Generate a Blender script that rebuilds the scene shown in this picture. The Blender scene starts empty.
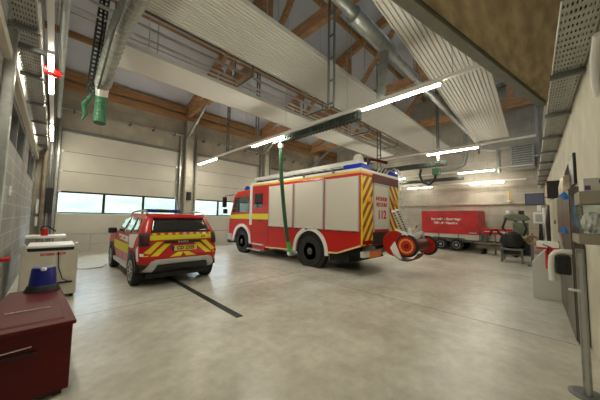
import bpy, bmesh, math, random
from mathutils import Vector, Matrix
random.seed(4)
C = bpy.context.scene.collection
PI = math.pi
V = Vector

# ---------------------------------------------------------------- materials
def nodes_of(name):
    m = bpy.data.materials.new(name); m.use_nodes = True
    nt = m.node_tree
    return m, nt, nt.nodes['Principled BSDF']

def mat(name, col, rough=.5, metal=0., emit=None, es=0., var=0., scale=6., coat=0., bump=0., stretch=(1, 1, 1), dark=None, spec=None):
    m, nt, b = nodes_of(name)
    b.inputs['Base Color'].default_value = (*col, 1)
    b.inputs['Roughness'].default_value = rough
    b.inputs['Metallic'].default_value = metal
    if coat: b.inputs['Coat Weight'].default_value = coat
    if spec is not None: b.inputs['Specular IOR Level'].default_value = spec
    if emit:
        b.inputs['Emission Color'].default_value = (*emit, 1)
        b.inputs['Emission Strength'].default_value = es
    if var or bump:
        tc = nt.nodes.new('ShaderNodeTexCoord'); mp = nt.nodes.new('ShaderNodeMapping')
        mp.inputs['Scale'].default_value = stretch
        n = nt.nodes.new('ShaderNodeTexNoise'); n.inputs['Scale'].default_value = scale
        n.inputs['Detail'].default_value = 6
        nt.links.new(tc.outputs['Object'], mp.inputs['Vector']); nt.links.new(mp.outputs[0], n.inputs['Vector'])
        if var:
            r = nt.nodes.new('ShaderNodeValToRGB')
            d = dark or tuple(c*(1-var) for c in col)
            r.color_ramp.elements[0].position = .32; r.color_ramp.elements[0].color = (*d, 1)
            r.color_ramp.elements[1].position = .68; r.color_ramp.elements[1].color = (*[min(1, c*(1+var*.35)) for c in col], 1)
            nt.links.new(n.outputs['Fac'], r.inputs[0]); nt.links.new(r.outputs[0], b.inputs['Base Color'])
        if bump:
            bp = nt.nodes.new('ShaderNodeBump'); bp.inputs['Strength'].default_value = bump; bp.inputs['Distance'].default_value = .02
            nt.links.new(n.outputs['Fac'], bp.inputs['Height']); nt.links.new(bp.outputs[0], b.inputs['Normal'])
    return m

def stripes(name, c1, c2, ax, ay, az, period, duty=.5, rough=.4):
    """flat two-colour hazard stripes printed on a surface, in the part's own coordinates"""
    m, nt, b = nodes_of(name)
    tc = nt.nodes.new('ShaderNodeTexCoord'); dp = nt.nodes.new('ShaderNodeVectorMath'); dp.operation = 'DOT_PRODUCT'
    dp.inputs[1].default_value = (ax/period, ay/period, az/period)
    fr = nt.nodes.new('ShaderNodeMath'); fr.operation = 'FRACT'
    gt = nt.nodes.new('ShaderNodeMath'); gt.operation = 'GREATER_THAN'; gt.inputs[1].default_value = duty
    mx = nt.nodes.new('ShaderNodeMix'); mx.data_type = 'RGBA'
    mx.inputs[6].default_value = (*c1, 1); mx.inputs[7].default_value = (*c2, 1)
    L = nt.links.new
    L(tc.outputs['Object'], dp.inputs[0]); L(dp.outputs['Value'], fr.inputs[0]); L(fr.outputs[0], gt.inputs[0])
    L(gt.outputs[0], mx.inputs[0]); L(mx.outputs[2], b.inputs['Base Color'])
    b.inputs['Roughness'].default_value = rough
    return m

def blockwall(name, c1, c2, mortar, w, h, ms, plane='YZ', rough=.85, var=.25, bias=0.):
    m, nt, b = nodes_of(name); L = nt.links.new
    tc = nt.nodes.new('ShaderNodeTexCoord'); sp = nt.nodes.new('ShaderNodeSeparateXYZ'); cb = nt.nodes.new('ShaderNodeCombineXYZ')
    L(tc.outputs['Object'], sp.inputs[0])
    L(sp.outputs[plane[0]], cb.inputs['X']); L(sp.outputs[plane[1]], cb.inputs['Y'])
    br = nt.nodes.new('ShaderNodeTexBrick')
    br.inputs['Color1'].default_value = (*c1, 1); br.inputs['Color2'].default_value = (*c2, 1); br.inputs['Mortar'].default_value = (*mortar, 1)
    br.inputs['Scale'].default_value = 1; br.inputs['Mortar Size'].default_value = ms
    br.inputs['Brick Width'].default_value = w; br.inputs['Row Height'].default_value = h; br.inputs['Bias'].default_value = bias
    L(cb.outputs[0], br.inputs['Vector'])
    n = nt.nodes.new('ShaderNodeTexNoise'); n.inputs['Scale'].default_value = 1.6; n.inputs['Detail'].default_value = 8
    L(tc.outputs['Object'], n.inputs['Vector'])
    r = nt.nodes.new('ShaderNodeMapRange'); r.inputs['From Min'].default_value = .3; r.inputs['From Max'].default_value = .7
    r.inputs['To Min'].default_value = 1-var; r.inputs['To Max'].default_value = 1+var*.3
    L(n.outputs['Fac'], r.inputs['Value'])
    mx = nt.nodes.new('ShaderNodeVectorMath'); mx.operation = 'SCALE'
    L(br.outputs['Color'], mx.inputs[0]); L(r.outputs[0], mx.inputs['Scale']); L(mx.outputs[0], b.inputs['Base Color'])
    b.inputs['Roughness'].default_value = rough
    return m

def floor_material():
    m, nt, b = nodes_of('polished_concrete'); L = nt.links.new
    tc = nt.nodes.new('ShaderNodeTexCoord')
    def noise(sc, det, st=(1, 1, 1)):
        mp = nt.nodes.new('ShaderNodeMapping'); mp.inputs['Scale'].default_value = st
        n = nt.nodes.new('ShaderNodeTexNoise'); n.inputs['Scale'].default_value = sc; n.inputs['Detail'].default_value = det
        n.inputs['Roughness'].default_value = .62
        L(tc.outputs['Object'], mp.inputs[0]); L(mp.outputs[0], n.inputs['Vector']); return n
    n1 = noise(.8, 12); n2 = noise(3.2, 12); n3 = noise(7, 10)
    r1 = nt.nodes.new('ShaderNodeValToRGB'); e = r1.color_ramp.elements
    e[0].position = .3; e[0].color = (.47, .44, .36, 1); e[1].position = .7; e[1].color = (.74, .72, .63, 1)
    L(n1.outputs['Fac'], r1.inputs[0])
    r2 = nt.nodes.new('ShaderNodeMapRange'); r2.inputs['From Min'].default_value = .3; r2.inputs['From Max'].default_value = .66
    r2.inputs['To Min'].default_value = .93; r2.inputs['To Max'].default_value = 1.03
    L(n2.outputs['Fac'], r2.inputs['Value'])
    s = nt.nodes.new('ShaderNodeVectorMath'); s.operation = 'SCALE'
    L(r1.outputs[0], s.inputs[0]); L(r2.outputs[0], s.inputs['Scale'])
    r3 = nt.nodes.new('ShaderNodeMapRange'); r3.inputs['From Min'].default_value = .3; r3.inputs['From Max'].default_value = .62
    r3.inputs['To Min'].default_value = .84; r3.inputs['To Max'].default_value = 1.04
    L(n3.outputs['Fac'], r3.inputs['Value'])
    s2 = nt.nodes.new('ShaderNodeVectorMath'); s2.operation = 'SCALE'
    L(s.outputs[0], s2.inputs[0]); L(r3.outputs[0], s2.inputs['Scale']); L(s2.outputs[0], b.inputs['Base Color'])
    rr = nt.nodes.new('ShaderNodeMapRange'); rr.inputs['From Min'].default_value = .3; rr.inputs['From Max'].default_value = .7
    rr.inputs['To Min'].default_value = .28; rr.inputs['To Max'].default_value = .40
    L(n1.outputs['Fac'], rr.inputs['Value']); L(rr.outputs[0], b.inputs['Roughness'])
    bp = nt.nodes.new('ShaderNodeBump'); bp.inputs['Strength'].default_value = .03; bp.inputs['Distance'].default_value = .02
    L(n2.outputs['Fac'], bp.inputs['Height']); L(bp.outputs[0], b.inputs['Normal'])
    return m

def glass_material(name, tint=(1, 1, 1), gloss=.12):
    m = bpy.data.materials.new(name); m.use_nodes = True; nt = m.node_tree; nt.nodes.clear()
    o = nt.nodes.new('ShaderNodeOutputMaterial'); t = nt.nodes.new('ShaderNodeBsdfTransparent'); g = nt.nodes.new('ShaderNodeBsdfGlossy')
    t.inputs[0].default_value = (*tint, 1); g.inputs['Roughness'].default_value = .05
    mx = nt.nodes.new('ShaderNodeMixShader'); mx.inputs[0].default_value = gloss
    nt.links.new(t.outputs[0], mx.inputs[1]); nt.links.new(g.outputs[0], mx.inputs[2]); nt.links.new(mx.outputs[0], o.inputs[0])
    return m

RED = (.56, .012, .008)
M = dict(
    red=mat('fire_red_paint', RED, .32, coat=.15),
    redm=mat('dark_red_locker_paint', (.11, .004, .004), .5, spec=.3, var=.2, scale=4),
    tarp=mat('red_tarpaulin', (.60, .025, .03), .42, var=.22, scale=2.2, bump=.5),
    white=mat('white_paint', (.88, .87, .84), .4),
    offwhite=mat('off_white_sheet', (.62, .60, .53), .5, var=.06),
    door=mat('door_panel_sheet', (.60, .58, .50), .5, var=.07, scale=1.5),
    yellow=mat('signal_yellow', (.80, .72, .02), .4),
    black=mat('black_plastic', (.015, .015, .016), .45),
    rubber=mat('tyre_rubber', (.022, .022, .022), .8),
    darkglass=mat('dark_tinted_glass', (.012, .014, .016), .06, coat=.6),
    carglass=mat('car_glass', (.05, .06, .065), .04, coat=1.),
    steel=mat('galvanised_steel', (.48, .49, .47), .38, .75, var=.25, scale=9),
    tray=mat('galvanised_tray', (.52, .53, .50), .45, .4, var=.2, scale=9),
    edge=mat('painted_edge_steel', (.27, .28, .25), .5, .1, var=.1),
    graph=mat('graphite_rail_paint', (.06, .075, .065), .5, .2, var=.3, scale=12),
    dsteel=mat('dull_grey_steel', (.20, .21, .21), .5, .5),
    alu=mat('bright_aluminium', (.70, .70, .68), .3, .6),
    silver=mat('silver_plastic', (.52, .52, .51), .4, .1),
    duct=mat('spiral_duct_metal', (.36, .38, .37), .42, .6, var=.2),
    flex=mat('grey_flexible_hose', (.46, .48, .42), .5, .35),
    hose=mat('green_exhaust_hose', (.028, .12, .055), .5),
    hosel=mat('bright_green_hose', (.10, .50, .10), .45),
    wood=mat('glulam_timber', (.56, .31, .15), .6, var=.35, scale=3.5, stretch=(1, 1, 6)),
    woodx=mat('purlin_timber', (.42, .23, .10), .6, var=.35, scale=3.5, stretch=(.5, 5, 5)),
    deck=mat('roof_deck_sheet', (.60, .64, .72), .6, var=.08, scale=1),
    conc=blockwall('cast_concrete_panels', (.40, .36, .28), (.37, .33, .26), (.30, .27, .22), 2.4, 1.2, .012, 'XZ'),
    concb=blockwall('back_wall_concrete', (.50, .47, .40), (.47, .44, .37), (.30, .28, .24), 1.25, .62, .008, 'YZ'),
    concr=mat('smooth_wall_concrete', (.66, .63, .52), .75, var=.16, scale=2.5, stretch=(1, 1, 1)),
    slab=mat('shuttered_slab_concrete', (.46, .36, .21), .8, var=.35, scale=5, stretch=(.5, 2.2, 1), bump=.3),
    block=blockwall('grey_block_masonry', (.36, .36, .34), (.31, .31, .29), (.46, .45, .42), .5, .25, .012, 'YZ'),
    col=mat('column_concrete', (.50, .47, .39), .75, var=.15),
    radiant=mat('radiant_panel_coating', (.66, .65, .60), .5),
    blue=mat('blue_plastic', (.006, .015, .20), .3),
    bluel=mat('blue_beacon_lens', (.01, .05, .55), .15, coat=.5),
    glove=mat('blue_nitrile', (.03, .25, .80), .45),
    orange=mat('orange_reflector', (.85, .22, .03), .35),
    amber=mat('amber_lens', (.75, .30, .05), .25),
    shutter=mat('aluminium_shutter', (.74, .70, .62), .42, .1),
    text_r=mat('red_lettering', (.55, .04, .03), .5),
    text_w=mat('white_lettering', (.85, .82, .80), .5),
    text_k=mat('black_lettering', (.05, .05, .05), .5),
    ring=mat('yellow_reflective_ring', (.85, .50, .05), .4),
    rim=mat('wheel_rim_grey', (.12, .12, .12), .35, .6),
    beige=mat('beige_machine_paint', (.66, .62, .52), .45, var=.06),
    greyp=mat('pale_grey_enamel', (.62, .63, .57), .45),
    brown=mat('taupe_cabinet_steel', (.12, .105, .088), .4, .3),
    card=mat('brown_grey_carton', (.34, .31, .24), .7),
    screen=mat('slate_blue_screen', (.13, .15, .24), .25),
    lcd=mat('matt_grey_panel', (.45, .47, .44), .5),
    machine=mat('olive_green_machine_paint', (.17, .20, .14), .5, var=.3),
    paper=mat('crumpled_white_paper', (.92, .90, .82), .8, var=.2, scale=18, bump=.8),
    purple=mat('purple_print', (.10, .05, .28), .5),
    plank=mat('weathered_planks', (.22, .18, .13), .7, var=.3),
    chrome=mat('chrome', (.75, .75, .75), .15, 1.),
    lens=mat('red_lamp_lens', (.25, .01, .01), .15, coat=.5),
    drain=mat('drain_grating_iron', (.03, .03, .03), .6, .3),
    dcav=mat('dark_underbody', (.012, .012, .012), .8),
    tube=mat('lit_fluorescent_lens', (.9, .9, .85), .5, emit=(1., .935, .76), es=98.),
    tubedim=mat('lit_wall_light_lens', (.9, .9, .85), .5, emit=(1., .935, .76), es=22.),
    tubeoff=mat('unlit_light_lens', (.78, .78, .72), .4),
    dimglass=mat('dim_reflecting_glass', (.10, .115, .11), .12, coat=.6),
    clear=glass_material('clear_acrylic', (.93, .96, .97), .10),
    pane=glass_material('window_glass', (.96, .98, .97), .08),
    grass=mat('meadow_grass', (.12, .15, .095), .9, var=.5, scale=.35),
    plate=mat('number_plate_yellow', (.85, .62, .12), .45),
    paleyel=mat('glossy_pale_yellow', (.82, .72, .50), .25, var=.35, scale=9),
)
M['floor'] = floor_material()
M['hazL'] = stripes('hazard_stripes_rising', (.80, .70, .03), (.42, .03, .02), .8, 0, -.62, .235)
M['hazR'] = stripes('hazard_stripes_falling', (.80, .70, .03), (.42, .03, .02), .8, 0, .62, .235)
M['dash'] = stripes('dashed_reflective_line', (.85, .60, .12), (.80, .76, .62), 0, 1, 0, .09)
M['dashr'] = stripes('dashed_red_yellow_line', (.80, .68, .05), (.60, .05, .02), 1, 0, 0, .16)
M['flexr'] = mat('spiral_hose_grey', (.27, .29, .25), .5, .3, var=.2)

# ---------------------------------------------------------------- mesh helper
SEP = {'bracket', 'hanger_rod', 'pipe_hanger', 'suspension_rod', 'hanger', 'leg', 'foot', 'shutter_latch', 'scene_light', 'hook', 'hanging_strap', 'trestle', 'rung', 'upright', 'track', 'riser', 'support', 'hinge', 'band', 'pulley_cover', 'lamp_element', 'board_post', 'carrier_arm', 'cable', 'outlet', 'printed_panel', 'louvre', 'blue_lens', 'chevron_stripes', 'white_patch'}
class MB:
    def __init__(s): s.bm = bmesh.new(); s.mats = []; s.cur = 0
    def m(s, name):
        if name not in s.mats: s.mats.append(name)
        s.cur = s.mats.index(name); return s
    def face(s, vs):
        try: f = s.bm.faces.new(vs); f.material_index = s.cur; return f
        except ValueError: return None
    def box(s, x0, x1, y0, y1, z0, z1, mtx=None):
        p = [V((x, y, z)) for z in (z0, z1) for y in (y0, y1) for x in (x0, x1)]
        if mtx: p = [mtx @ q for q in p]
        v = [s.bm.verts.new(q) for q in p]
        for a in ((0, 2, 3, 1), (4, 5, 7, 6), (0, 1, 5, 4), (2, 6, 7, 3), (0, 4, 6, 2), (1, 3, 7, 5)): s.face([v[i] for i in a])
        return s
    def bar(s, a, b, w, h, up=(0, 0, 1)):
        a, b = V(a), V(b); d = (b-a); L = d.length; d.normalize(); u = V(up)
        if abs(d.dot(u)) > .98: u = V((1, 0, 0))
        r = d.cross(u).normalized(); u = r.cross(d)
        mt = Matrix((r, d, u)).transposed().to_4x4(); mt.translation = a
        return s.box(-w/2, w/2, 0, L, -h/2, h/2, mt)
    def cyl(s, a, b, r0, r1=None, n=16, cap=True):
        return s.tube([a, b], [r0, r0 if r1 is None else r1], n, cap)
    def tube(s, pts, rad, n=12, cap=True):
        pts = [V(p) for p in pts]
        if not isinstance(rad, (list, tuple)): rad = [rad]*len(pts)
        rings = []; prev = None
        for i, p in enumerate(pts):
            d = (pts[min(i+1, len(pts)-1)]-pts[max(i-1, 0)]).normalized()
            if prev is None:
                u = V((0, 0, 1)) if abs(d.z) < .9 else V((1, 0, 0))
                u = (u-d*u.dot(d)).normalized()
            else: u = (prev-d*prev.dot(d)).normalized()
            prev = u; w = d.cross(u)
            rings.append([s.bm.verts.new(p+(u*math.cos(2*PI*k/n)+w*math.sin(2*PI*k/n))*rad[i]) for k in range(n)])
        for A, B in zip(rings, rings[1:]):
            for k in range(n): s.face([A[k], A[(k+1) % n], B[(k+1) % n], B[k]])
        if cap: s.face(rings[0][::-1]); s.face(rings[-1])
        return s
    def lathe(s, prof, c, axis='x', n=28):
        """prof: list of (offset along axis, radius)"""
        rings = []
        for o, r in prof:
            ring = []
            for k in range(n):
                a = 2*PI*k/n; p, q = r*math.cos(a), r*math.sin(a)
                if axis == 'x': v = (c[0]+o, c[1]+p, c[2]+q)
                elif axis == 'y': v = (c[0]+q, c[1]+o, c[2]+p)
                else: v = (c[0]+p, c[1]+q, c[2]+o)
                ring.append(s.bm.verts.new(v))
            rings.append(ring)
        for A, B in zip(rings, rings[1:]):
            for k in range(n): s.face([A[k], A[(k+1) % n], B[(k+1) % n], B[k]])
        s.face(rings[0][::-1]); s.face(rings[-1])
        return s
    def prism(s, poly, a0, a1, axis='x'):
        def mk(p, o):
            return (o, p[0], p[1]) if axis == 'x' else ((p[0], o, p[1]) if axis == 'y' else (p[0], p[1], o))
        A = [s.bm.verts.new(mk(p, a0)) for p in poly]; B = [s.bm.verts.new(mk(p, a1)) for p in poly]
        n = len(poly)
        for i in range(n): s.face([A[i], A[(i+1) % n], B[(i+1) % n], B[i]])
        s.face(A[::-1]); s.face(B)
        return s
    def poly3(s, pts, thick=None):
        v = [s.bm.verts.new(p) for p in pts]; s.face(v); return s
    def grid(s, fn, nu, nv):
        g = [[s.bm.verts.new(fn(i/nu, j/nv)) for i in range(nu+1)] for j in range(nv+1)]
        for j in range(nv):
            for i in range(nu): s.face([g[j][i], g[j][i+1], g[j+1][i+1], g[j+1][i]])
        return s
    def build_each(s, name, parent, smooth, bevel, seg, loc):
        """every loose piece becomes an object of its own"""
        bm = s.bm; bm.verts.ensure_lookup_table(); seen = set(); comps = []
        for v in bm.verts:
            if v in seen: continue
            st, comp = [v], []
            seen.add(v)
            while st:
                a = st.pop(); comp.append(a)
                for e in a.link_edges:
                    o = e.other_vert(a)
                    if o not in seen: seen.add(o); st.append(o)
            comps.append(comp)
        first = None
        for comp in comps:
            p = MB(); p.mats = list(s.mats); mp = {}
            for v in comp: mp[v] = p.bm.verts.new(v.co)
            done = set()
            for v in comp:
                for f in v.link_faces:
                    if f in done: continue
                    done.add(f); g = p.bm.faces.new([mp[q] for q in f.verts]); g.material_index = f.material_index
            o = p.build(name + ('' if name not in SEP else ' '), None, parent, smooth, bevel, seg, 0., loc)
            o.name = name
            first = first or o
        bm.free(); return first
    def build(s, name, mats=None, parent=None, smooth=False, bevel=0., seg=2, solid=0., loc=None):
        if mats: s.mats = [mats] if isinstance(mats, str) else mats
        bm = s.bm
        if name in SEP:
            return s.build_each(name, parent, smooth, bevel, seg, loc)
        bmesh.ops.recalc_face_normals(bm, faces=bm.faces[:])
        big = [f for f in bm.faces if len(f.verts) > 4]
        if big: bmesh.ops.triangulate(bm, faces=big)
        me = bpy.data.meshes.new(name); bm.to_mesh(me); bm.free()
        for q in s.mats: me.materials.append(M[q])
        if smooth:
            for p in me.polygons: p.use_smooth = True
            try: me.set_sharp_from_angle(angle=math.radians(38))
            except Exception: pass
        o = bpy.data.objects.new(name, me); C.objects.link(o)
        if parent: o.parent = parent
        if loc: o.location = loc
        if solid:
            md = o.modifiers.new('solid', 'SOLIDIFY'); md.thickness = solid; md.offset = 0
        if bevel:
            md = o.modifiers.new('bevel', 'BEVEL'); md.width = bevel; md.segments = seg; md.limit_method = 'ANGLE'; md.angle_limit = math.radians(40)
        return o

def tag(o, label, cat, group=None, kind=None):
    o['label'] = label; o['category'] = cat
    if group: o['group'] = group
    if kind: o['kind'] = kind
    return o
def thing(name, loc, label, cat, group=None, rz=0.):
    o = bpy.data.objects.new(name, None); C.objects.link(o); o.location = loc; o.rotation_euler = (0, 0, rz); o.empty_display_size = .2
    return tag(o, label, cat, group)
def struct(o, label=None):
    o['kind'] = 'structure'
    if label: o['label'] = label
    return o
def copy_tree(o, parent=None):
    c = o.copy(); C.objects.link(c)
    if parent is not None: c.parent = parent
    for ch in list(o.children): copy_tree(ch, c)
    return c
def text(name, body, size, mtx, material, parent=None, ext=.002, align='CENTER'):
    cu = bpy.data.curves.new(name, 'FONT'); cu.body = body; cu.size = size; cu.extrude = ext; cu.align_x = align; cu.align_y = 'CENTER'
    cu.offset = .004*size/.1
    t = bpy.data.objects.new(name+'_tmp', cu); C.objects.link(t)
    dg = bpy.context.evaluated_depsgraph_get(); me = bpy.data.meshes.new_from_object(t.evaluated_get(dg)); 
    bpy.data.objects.remove(t)
    me.transform(mtx); me.materials.clear(); me.materials.append(M[material])
    o = bpy.data.objects.new(name, me); C.objects.link(o)
    if parent: o.parent = parent
    return o
def facing(loc, right, up):
    r, u = V(right).normalized(), V(up).normalized(); n = r.cross(u)
    m = Matrix((r, u, n)).transposed().to_4x4(); m.translation = V(loc); return m

# ---------------------------------------------------------------- camera
H = 1.6
yaw, pit, rol, FPX = 0.7934087723937286, 0.06913991536189822, 0.016842156264669655, 250.05
fw = V((math.cos(yaw)*math.cos(pit), math.sin(yaw)*math.cos(pit), math.sin(pit)))
rt = V((math.sin(yaw), -math.cos(yaw), 0)); up = rt.cross(fw)
rt, up = math.cos(rol)*rt+math.sin(rol)*up, -math.sin(rol)*rt+math.cos(rol)*up
cam = bpy.data.cameras.new('camera'); co = bpy.data.objects.new('camera', cam); C.objects.link(co)
mw = Matrix((rt, up, -fw)).transposed().to_4x4(); mw.translation = V((0, 0, H)); co.matrix_world = mw
cam.sensor_width = 36; cam.lens = 36*FPX/600; cam.clip_start = .05; cam.clip_end = 300
bpy.context.scene.camera = co

# ================================================================ SETTING
XL, YG, XB = -.55, 13.0, 17.0           # left wall, door wall, back wall
def yr(x): return -.5+.045*x             # right wall runs at a slight angle
S = .33                                 # roof pitch
def zr(y): return 7.12+S*(YG-y) if y > .5 else 7.12+S*(YG-.5)-S*(.5-y)

b = MB(); b.box(-1.2, 17.6, -3.2, 13.3, -.25, 0); fl = struct(b.build('floor', 'floor'))
# saw-cut joints and the slot drain
j = MB()
j.box(4.955, 4.963, -.3, 12.9, .0005, .0015); j.box(9.9, 9.908, -.05, 12.9, .0005, .0015); j.box(-.5, 16.9, 5.3, 5.307, .0005, .0015)
struct(j.build('trim_1', 'drain', fl))
dr = thing('slot_drain', (2.22, 3.57, 0), 'long black slotted drain channel set in the floor behind the red car', 'drain')
d = MB()
for k in range(70): d.box(-.055, .055, .02+k*.13, .10+k*.13, .001, .006)
d.build('grating', 'drain', dr)
d = MB(); d.box(-.06, .06, 0, 9.2, .0005, .0025); d.build('channel_frame', 'drain', dr)

# left wall with two high windows
def wall_with_holes(a0, a1, z0, z1, holes, plane, t0, t1):
    """holes: list of (a0,a1,z0,z1) sorted by a, not overlapping"""
    b = MB()
    def put(p0, p1, q0, q1):
        if p1-p0 < 1e-4 or q1-q0 < 1e-4: return
        if plane == 'x': b.box(t0, t1, p0, p1, q0, q1)
        else: b.box(p0, p1, t0, t1, q0, q1)
    c = a0
    for h in holes:
        put(c, h[0], z0, z1); put(h[0], h[1], z0, h[2]); put(h[0], h[1], h[3], z1); c = h[1]
    put(c, a1, z0, z1)
    return b
LW = [(5.7, 8.5, 2.72, 3.45), (9.6, 12.2, 2.62, 3.45)]
struct(wall_with_holes(-3., 13.25, 0, 12.2, LW, 'x', XL-.25, XL).build('wall_left', 'block'))
for i, (y0, y1, z0, z1) in enumerate(LW):
    f = MB()
    f.box(XL-.18, XL-.02, y0, y1, z0, z0+.06).box(XL-.18, XL-.02, y0, y1, z1-.06, z1)
    for y in (y0, (y0+y1)/2-.03, y1-.06): f.box(XL-.18, XL-.02, y, y+.06, z0+.06, z1-.06)
    w = struct(f.build('window_%d' % (i+1), 'dsteel'))
    MB().box(XL-.12, XL-.11, y0+.05, y1-.05, z0+.05, z1-.05).build('pane', 'dimglass', w)

# wall with the sectional doors
DOORS = [(.05, 4.3), (5.15, 9.15), (9.95, 13.95)]
hol = [(a, c, 0, 4.75) for a, c in DOORS]
struct(wall_with_holes(-.8, 17.4, 0, 7.15, hol, 'y', YG, YG+.3).build('wall_front', 'conc'))
ZS = [0, .80, 1.60, 2.45, 3.22, 3.98, 4.75]
for i, (x0, x1) in enumerate(DOORS):
    root = MB(); root.box(x0-.06, x0+.02, YG-.06, YG+.0, 0, 4.82).box(x1-.02, x1+.06, YG-.06, YG, 0, 4.82).box(x0-.06, x1+.06, YG-.06, YG, 4.75, 4.85)
    dd = struct(root.build('door_%d' % (i+1), 'dsteel'))
    for k in range(6):
        z0, z1 = ZS[k], ZS[k+1]
        if k == 2:
            f = MB(); n = 3; w = (x1-x0)/n
            f.box(x0, x1, YG+.06, YG+.12, z0, z0+.05).box(x0, x1, YG+.06, YG+.12, z1-.06, z1)
            for q in range(n+1):
                xc = x0+q*w; f.box(max(x0, xc-.045), min(x1, xc+.045), YG+.06, YG+.12, z0+.05, z1-.06)
            f.build('window_section', 'black', dd)
            for q in range(n):
                MB().box(x0+q*w+.04, x0+(q+1)*w-.04, YG+.085, YG+.095, z0+.04, z1-.05).build('pane', 'pane', dd)
        else:
            f = MB().m('door'); f.box(x0, x1, YG+.06, YG+.12, z0+.008, z1-.008)
            f.m('black').box(x0, x1, YG+.075, YG+.11, z0-.008, z0+.008)
            f.build('door_section', None, dd)
    g = MB()
    for z in (.8, 1.6, 2.45, 3.22, 3.98):
        for x in (x0+.06, x1-.06): g.box(x-.05, x+.05, YG+.02, YG+.06, z-.05, z+.05)
    g.box(x0, x1, YG+.03, YG+.055, .0, .05)
    g.build('hinge', 'alu', dd)
    # vertical and horizontal door track with torsion shaft above
    t = MB()
    for x in (x0-.04, x1+.04): t.box(x-.03, x+.03, YG-.14, YG-.06, 0, 5.6)
    t.build('track', 'steel', dd)
    MB().cyl((x0-.1, YG-.2, 5.55), (x1+.1, YG-.2, 5.55), .03).build('torsion_shaft', 'steel', dd)
    t = MB()
    for k in range(5):
        x = x0+.3+k*(x1-x0-.6)/4; t.box(x-.03, x+.03, YG-.24, YG, 5.48, 5.62)
    t.build('bracket', 'dsteel', dd)
# a manual pull frame in front of the first door
# back wall, right wall, upper gable
gab = [(-3.2, 0), (13.3, 0), (13.3, 7.2), (.5, zr(.5)+.2), (-3.2, zr(-3.2)+.1)]
struct(MB().prism(gab, XB, XB+.3, 'x').build('wall_back', 'concb'))
struct(MB().box(XB-.10, XB-.0, .27, 13, 2.47, 2.60).build('trim_2', 'col'))
q = MB()
q.prism([(-1.5, yr(-1.5)), (17.1, yr(17.1)), (17.1, yr(17.1)-.3), (-1.5, yr(-1.5)-.3)], 0, 6.2, 'z')
struct(q.build('wall_right', 'concr'))
gab2 = [(-3.2, 6.0), (13.3, 6.0), (13.3, 7.2), (.5, zr(.5)+.2), (-3.2, zr(-3.2)+.1)]
struct(MB().box(-1.6, XL, -3.2, -1.2, 0, 6).box(-1.6, 17.4, -3.3, -3.15, 0, 11).build('wall_rear', 'concr'))
# roof deck with an unseen skylight strip along the ridge, added for cool daylight
r = MB()
def slope(ya, yb, x0=-1., x1=17.4):
    r.prism([(ya, zr(ya)), (yb, zr(yb)), (yb, zr(yb)+.18), (ya, zr(ya)+.18)], x0, x1, 'x')
slope(13.4, .85); slope(.45, -3.4)
r.prism([(.85, zr(.85)), (.45, zr(.45)), (.45, zr(.45)+.18), (.85, zr(.85)+.18)], -1, .5, 'x')
r.prism([(.85, zr(.85)), (.45, zr(.45)), (.45, zr(.45)+.18), (.85, zr(.85)+.18)], 16, 17.4, 'x')
struct(r.build('ceiling', 'deck'))
MBp = MB()
MBp.prism([(.9, zr(.9)+.2), (.4, zr(.4)+.2), (.4, zr(.4)+.21), (.9, zr(.9)+.21)], .4, 16.1, 'x')
struct(MBp.build('window_3', 'pane'))
# concrete slab of the gallery over the camera, skewed edge
def ye(x): return .94-.2186*(x-2.72)
s = MB().prism([(-.6, ye(-.6)), (7.0, 0.0), (7.0, yr(7)), (-.6, yr(-.6))], 4.0, 4.25, 'z')
tag(s.build('gallery_slab', 'slab'), 'brown shuttered concrete gallery slab overhead in the upper right corner', 'slab')
eb = MB()
def off(x, d): return (x, ye(x)+d)
eb.prism([off(-.5, .15), off(7.0, .15), off(7.0, .015), off(-.5, .015)], 3.95, 4.0, 'z')
eb.prism([off(-.5, .15), off(7.0, .15), off(7.0, .015), off(-.5, .015)], 4.0, 4.28, 'z')
tag(eb.build('edge_beam', 'edge'), 'grey steel edge beam running along the skewed rim of the concrete gallery slab', 'beam')

# outside
tag(MB().box(-30, 50, 13.6, 22, -.3, -.1).build('lawn', 'grass'), 'pale green lawn outside the garage doors', 'lawn', kind='stuff')
hb = MB()
def hf(u, v):
    x, y = -60+160*u, 20+60*v
    return (x, y, -.2+16*v+1.6*math.sin(u*14)*v+.7*math.sin(u*39+v*9)*v)
hb.grid(hf, 60, 20)
tag(hb.build('hillside', 'grass'), 'bright green hillside seen through the door windows', 'hill', kind='stuff')

# ---------------------------------------------------------------- timber roof
def truss(X, which):
    t = thing('roof_truss', (X, YG, 6.6), which, 'truss', 'timber roof trusses')
    L = lambda y, z: (0, y-YG, z-6.6)
    MB().bar(L(12.98, 6.72), L(-3, 6.72), .18, .34).build('bottom_chord', 'wood', t)
    MB().bar(L(12.95, zr(12.95)-.22), L(.5, zr(.5)-.22), .18, .36).build('rafter', 'wood', t)
    MB().bar(L(.5, zr(.5)-.22), L(-3, zr(-3)-.22), .18, .36).build('rafter', 'wood', t)
    for y in (9.7, 6.35, 3.3):
        for s_ in (-.13, .13):
            MB().bar(V(L(y, 6.9))+V((s_, 0, 0)), V(L(y, zr(y)-.4))+V((s_, 0, 0)), .07, .16).build('post', 'wood', t)
    MB().bar(L(6.1, 6.9), L(3.6, zr(3.6)-.45), .12, .18).build('diagonal', 'wood', t)
    MB().bar(L(9.4, 6.9), L(6.6, zr(6.6)-.45), .12, .18).build('diagonal', 'wood', t)
    MB().bar(L(3.0, 6.9), L(.8, zr(.8)-.45), .12, .18).build('diagonal', 'wood', t)
    MB().bar(L(12.8, 5.5), L(10.7, 6.6), .08, .12).build('knee_brace', 'steel', t)
    return t
truss(4.6, 'glulam timber roof truss nearest the camera, footed between the first two doors')
truss(9.2, 'middle glulam timber roof truss above the fire engine')
truss(13.8, 'farthest glulam timber roof truss before the back wall')
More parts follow.
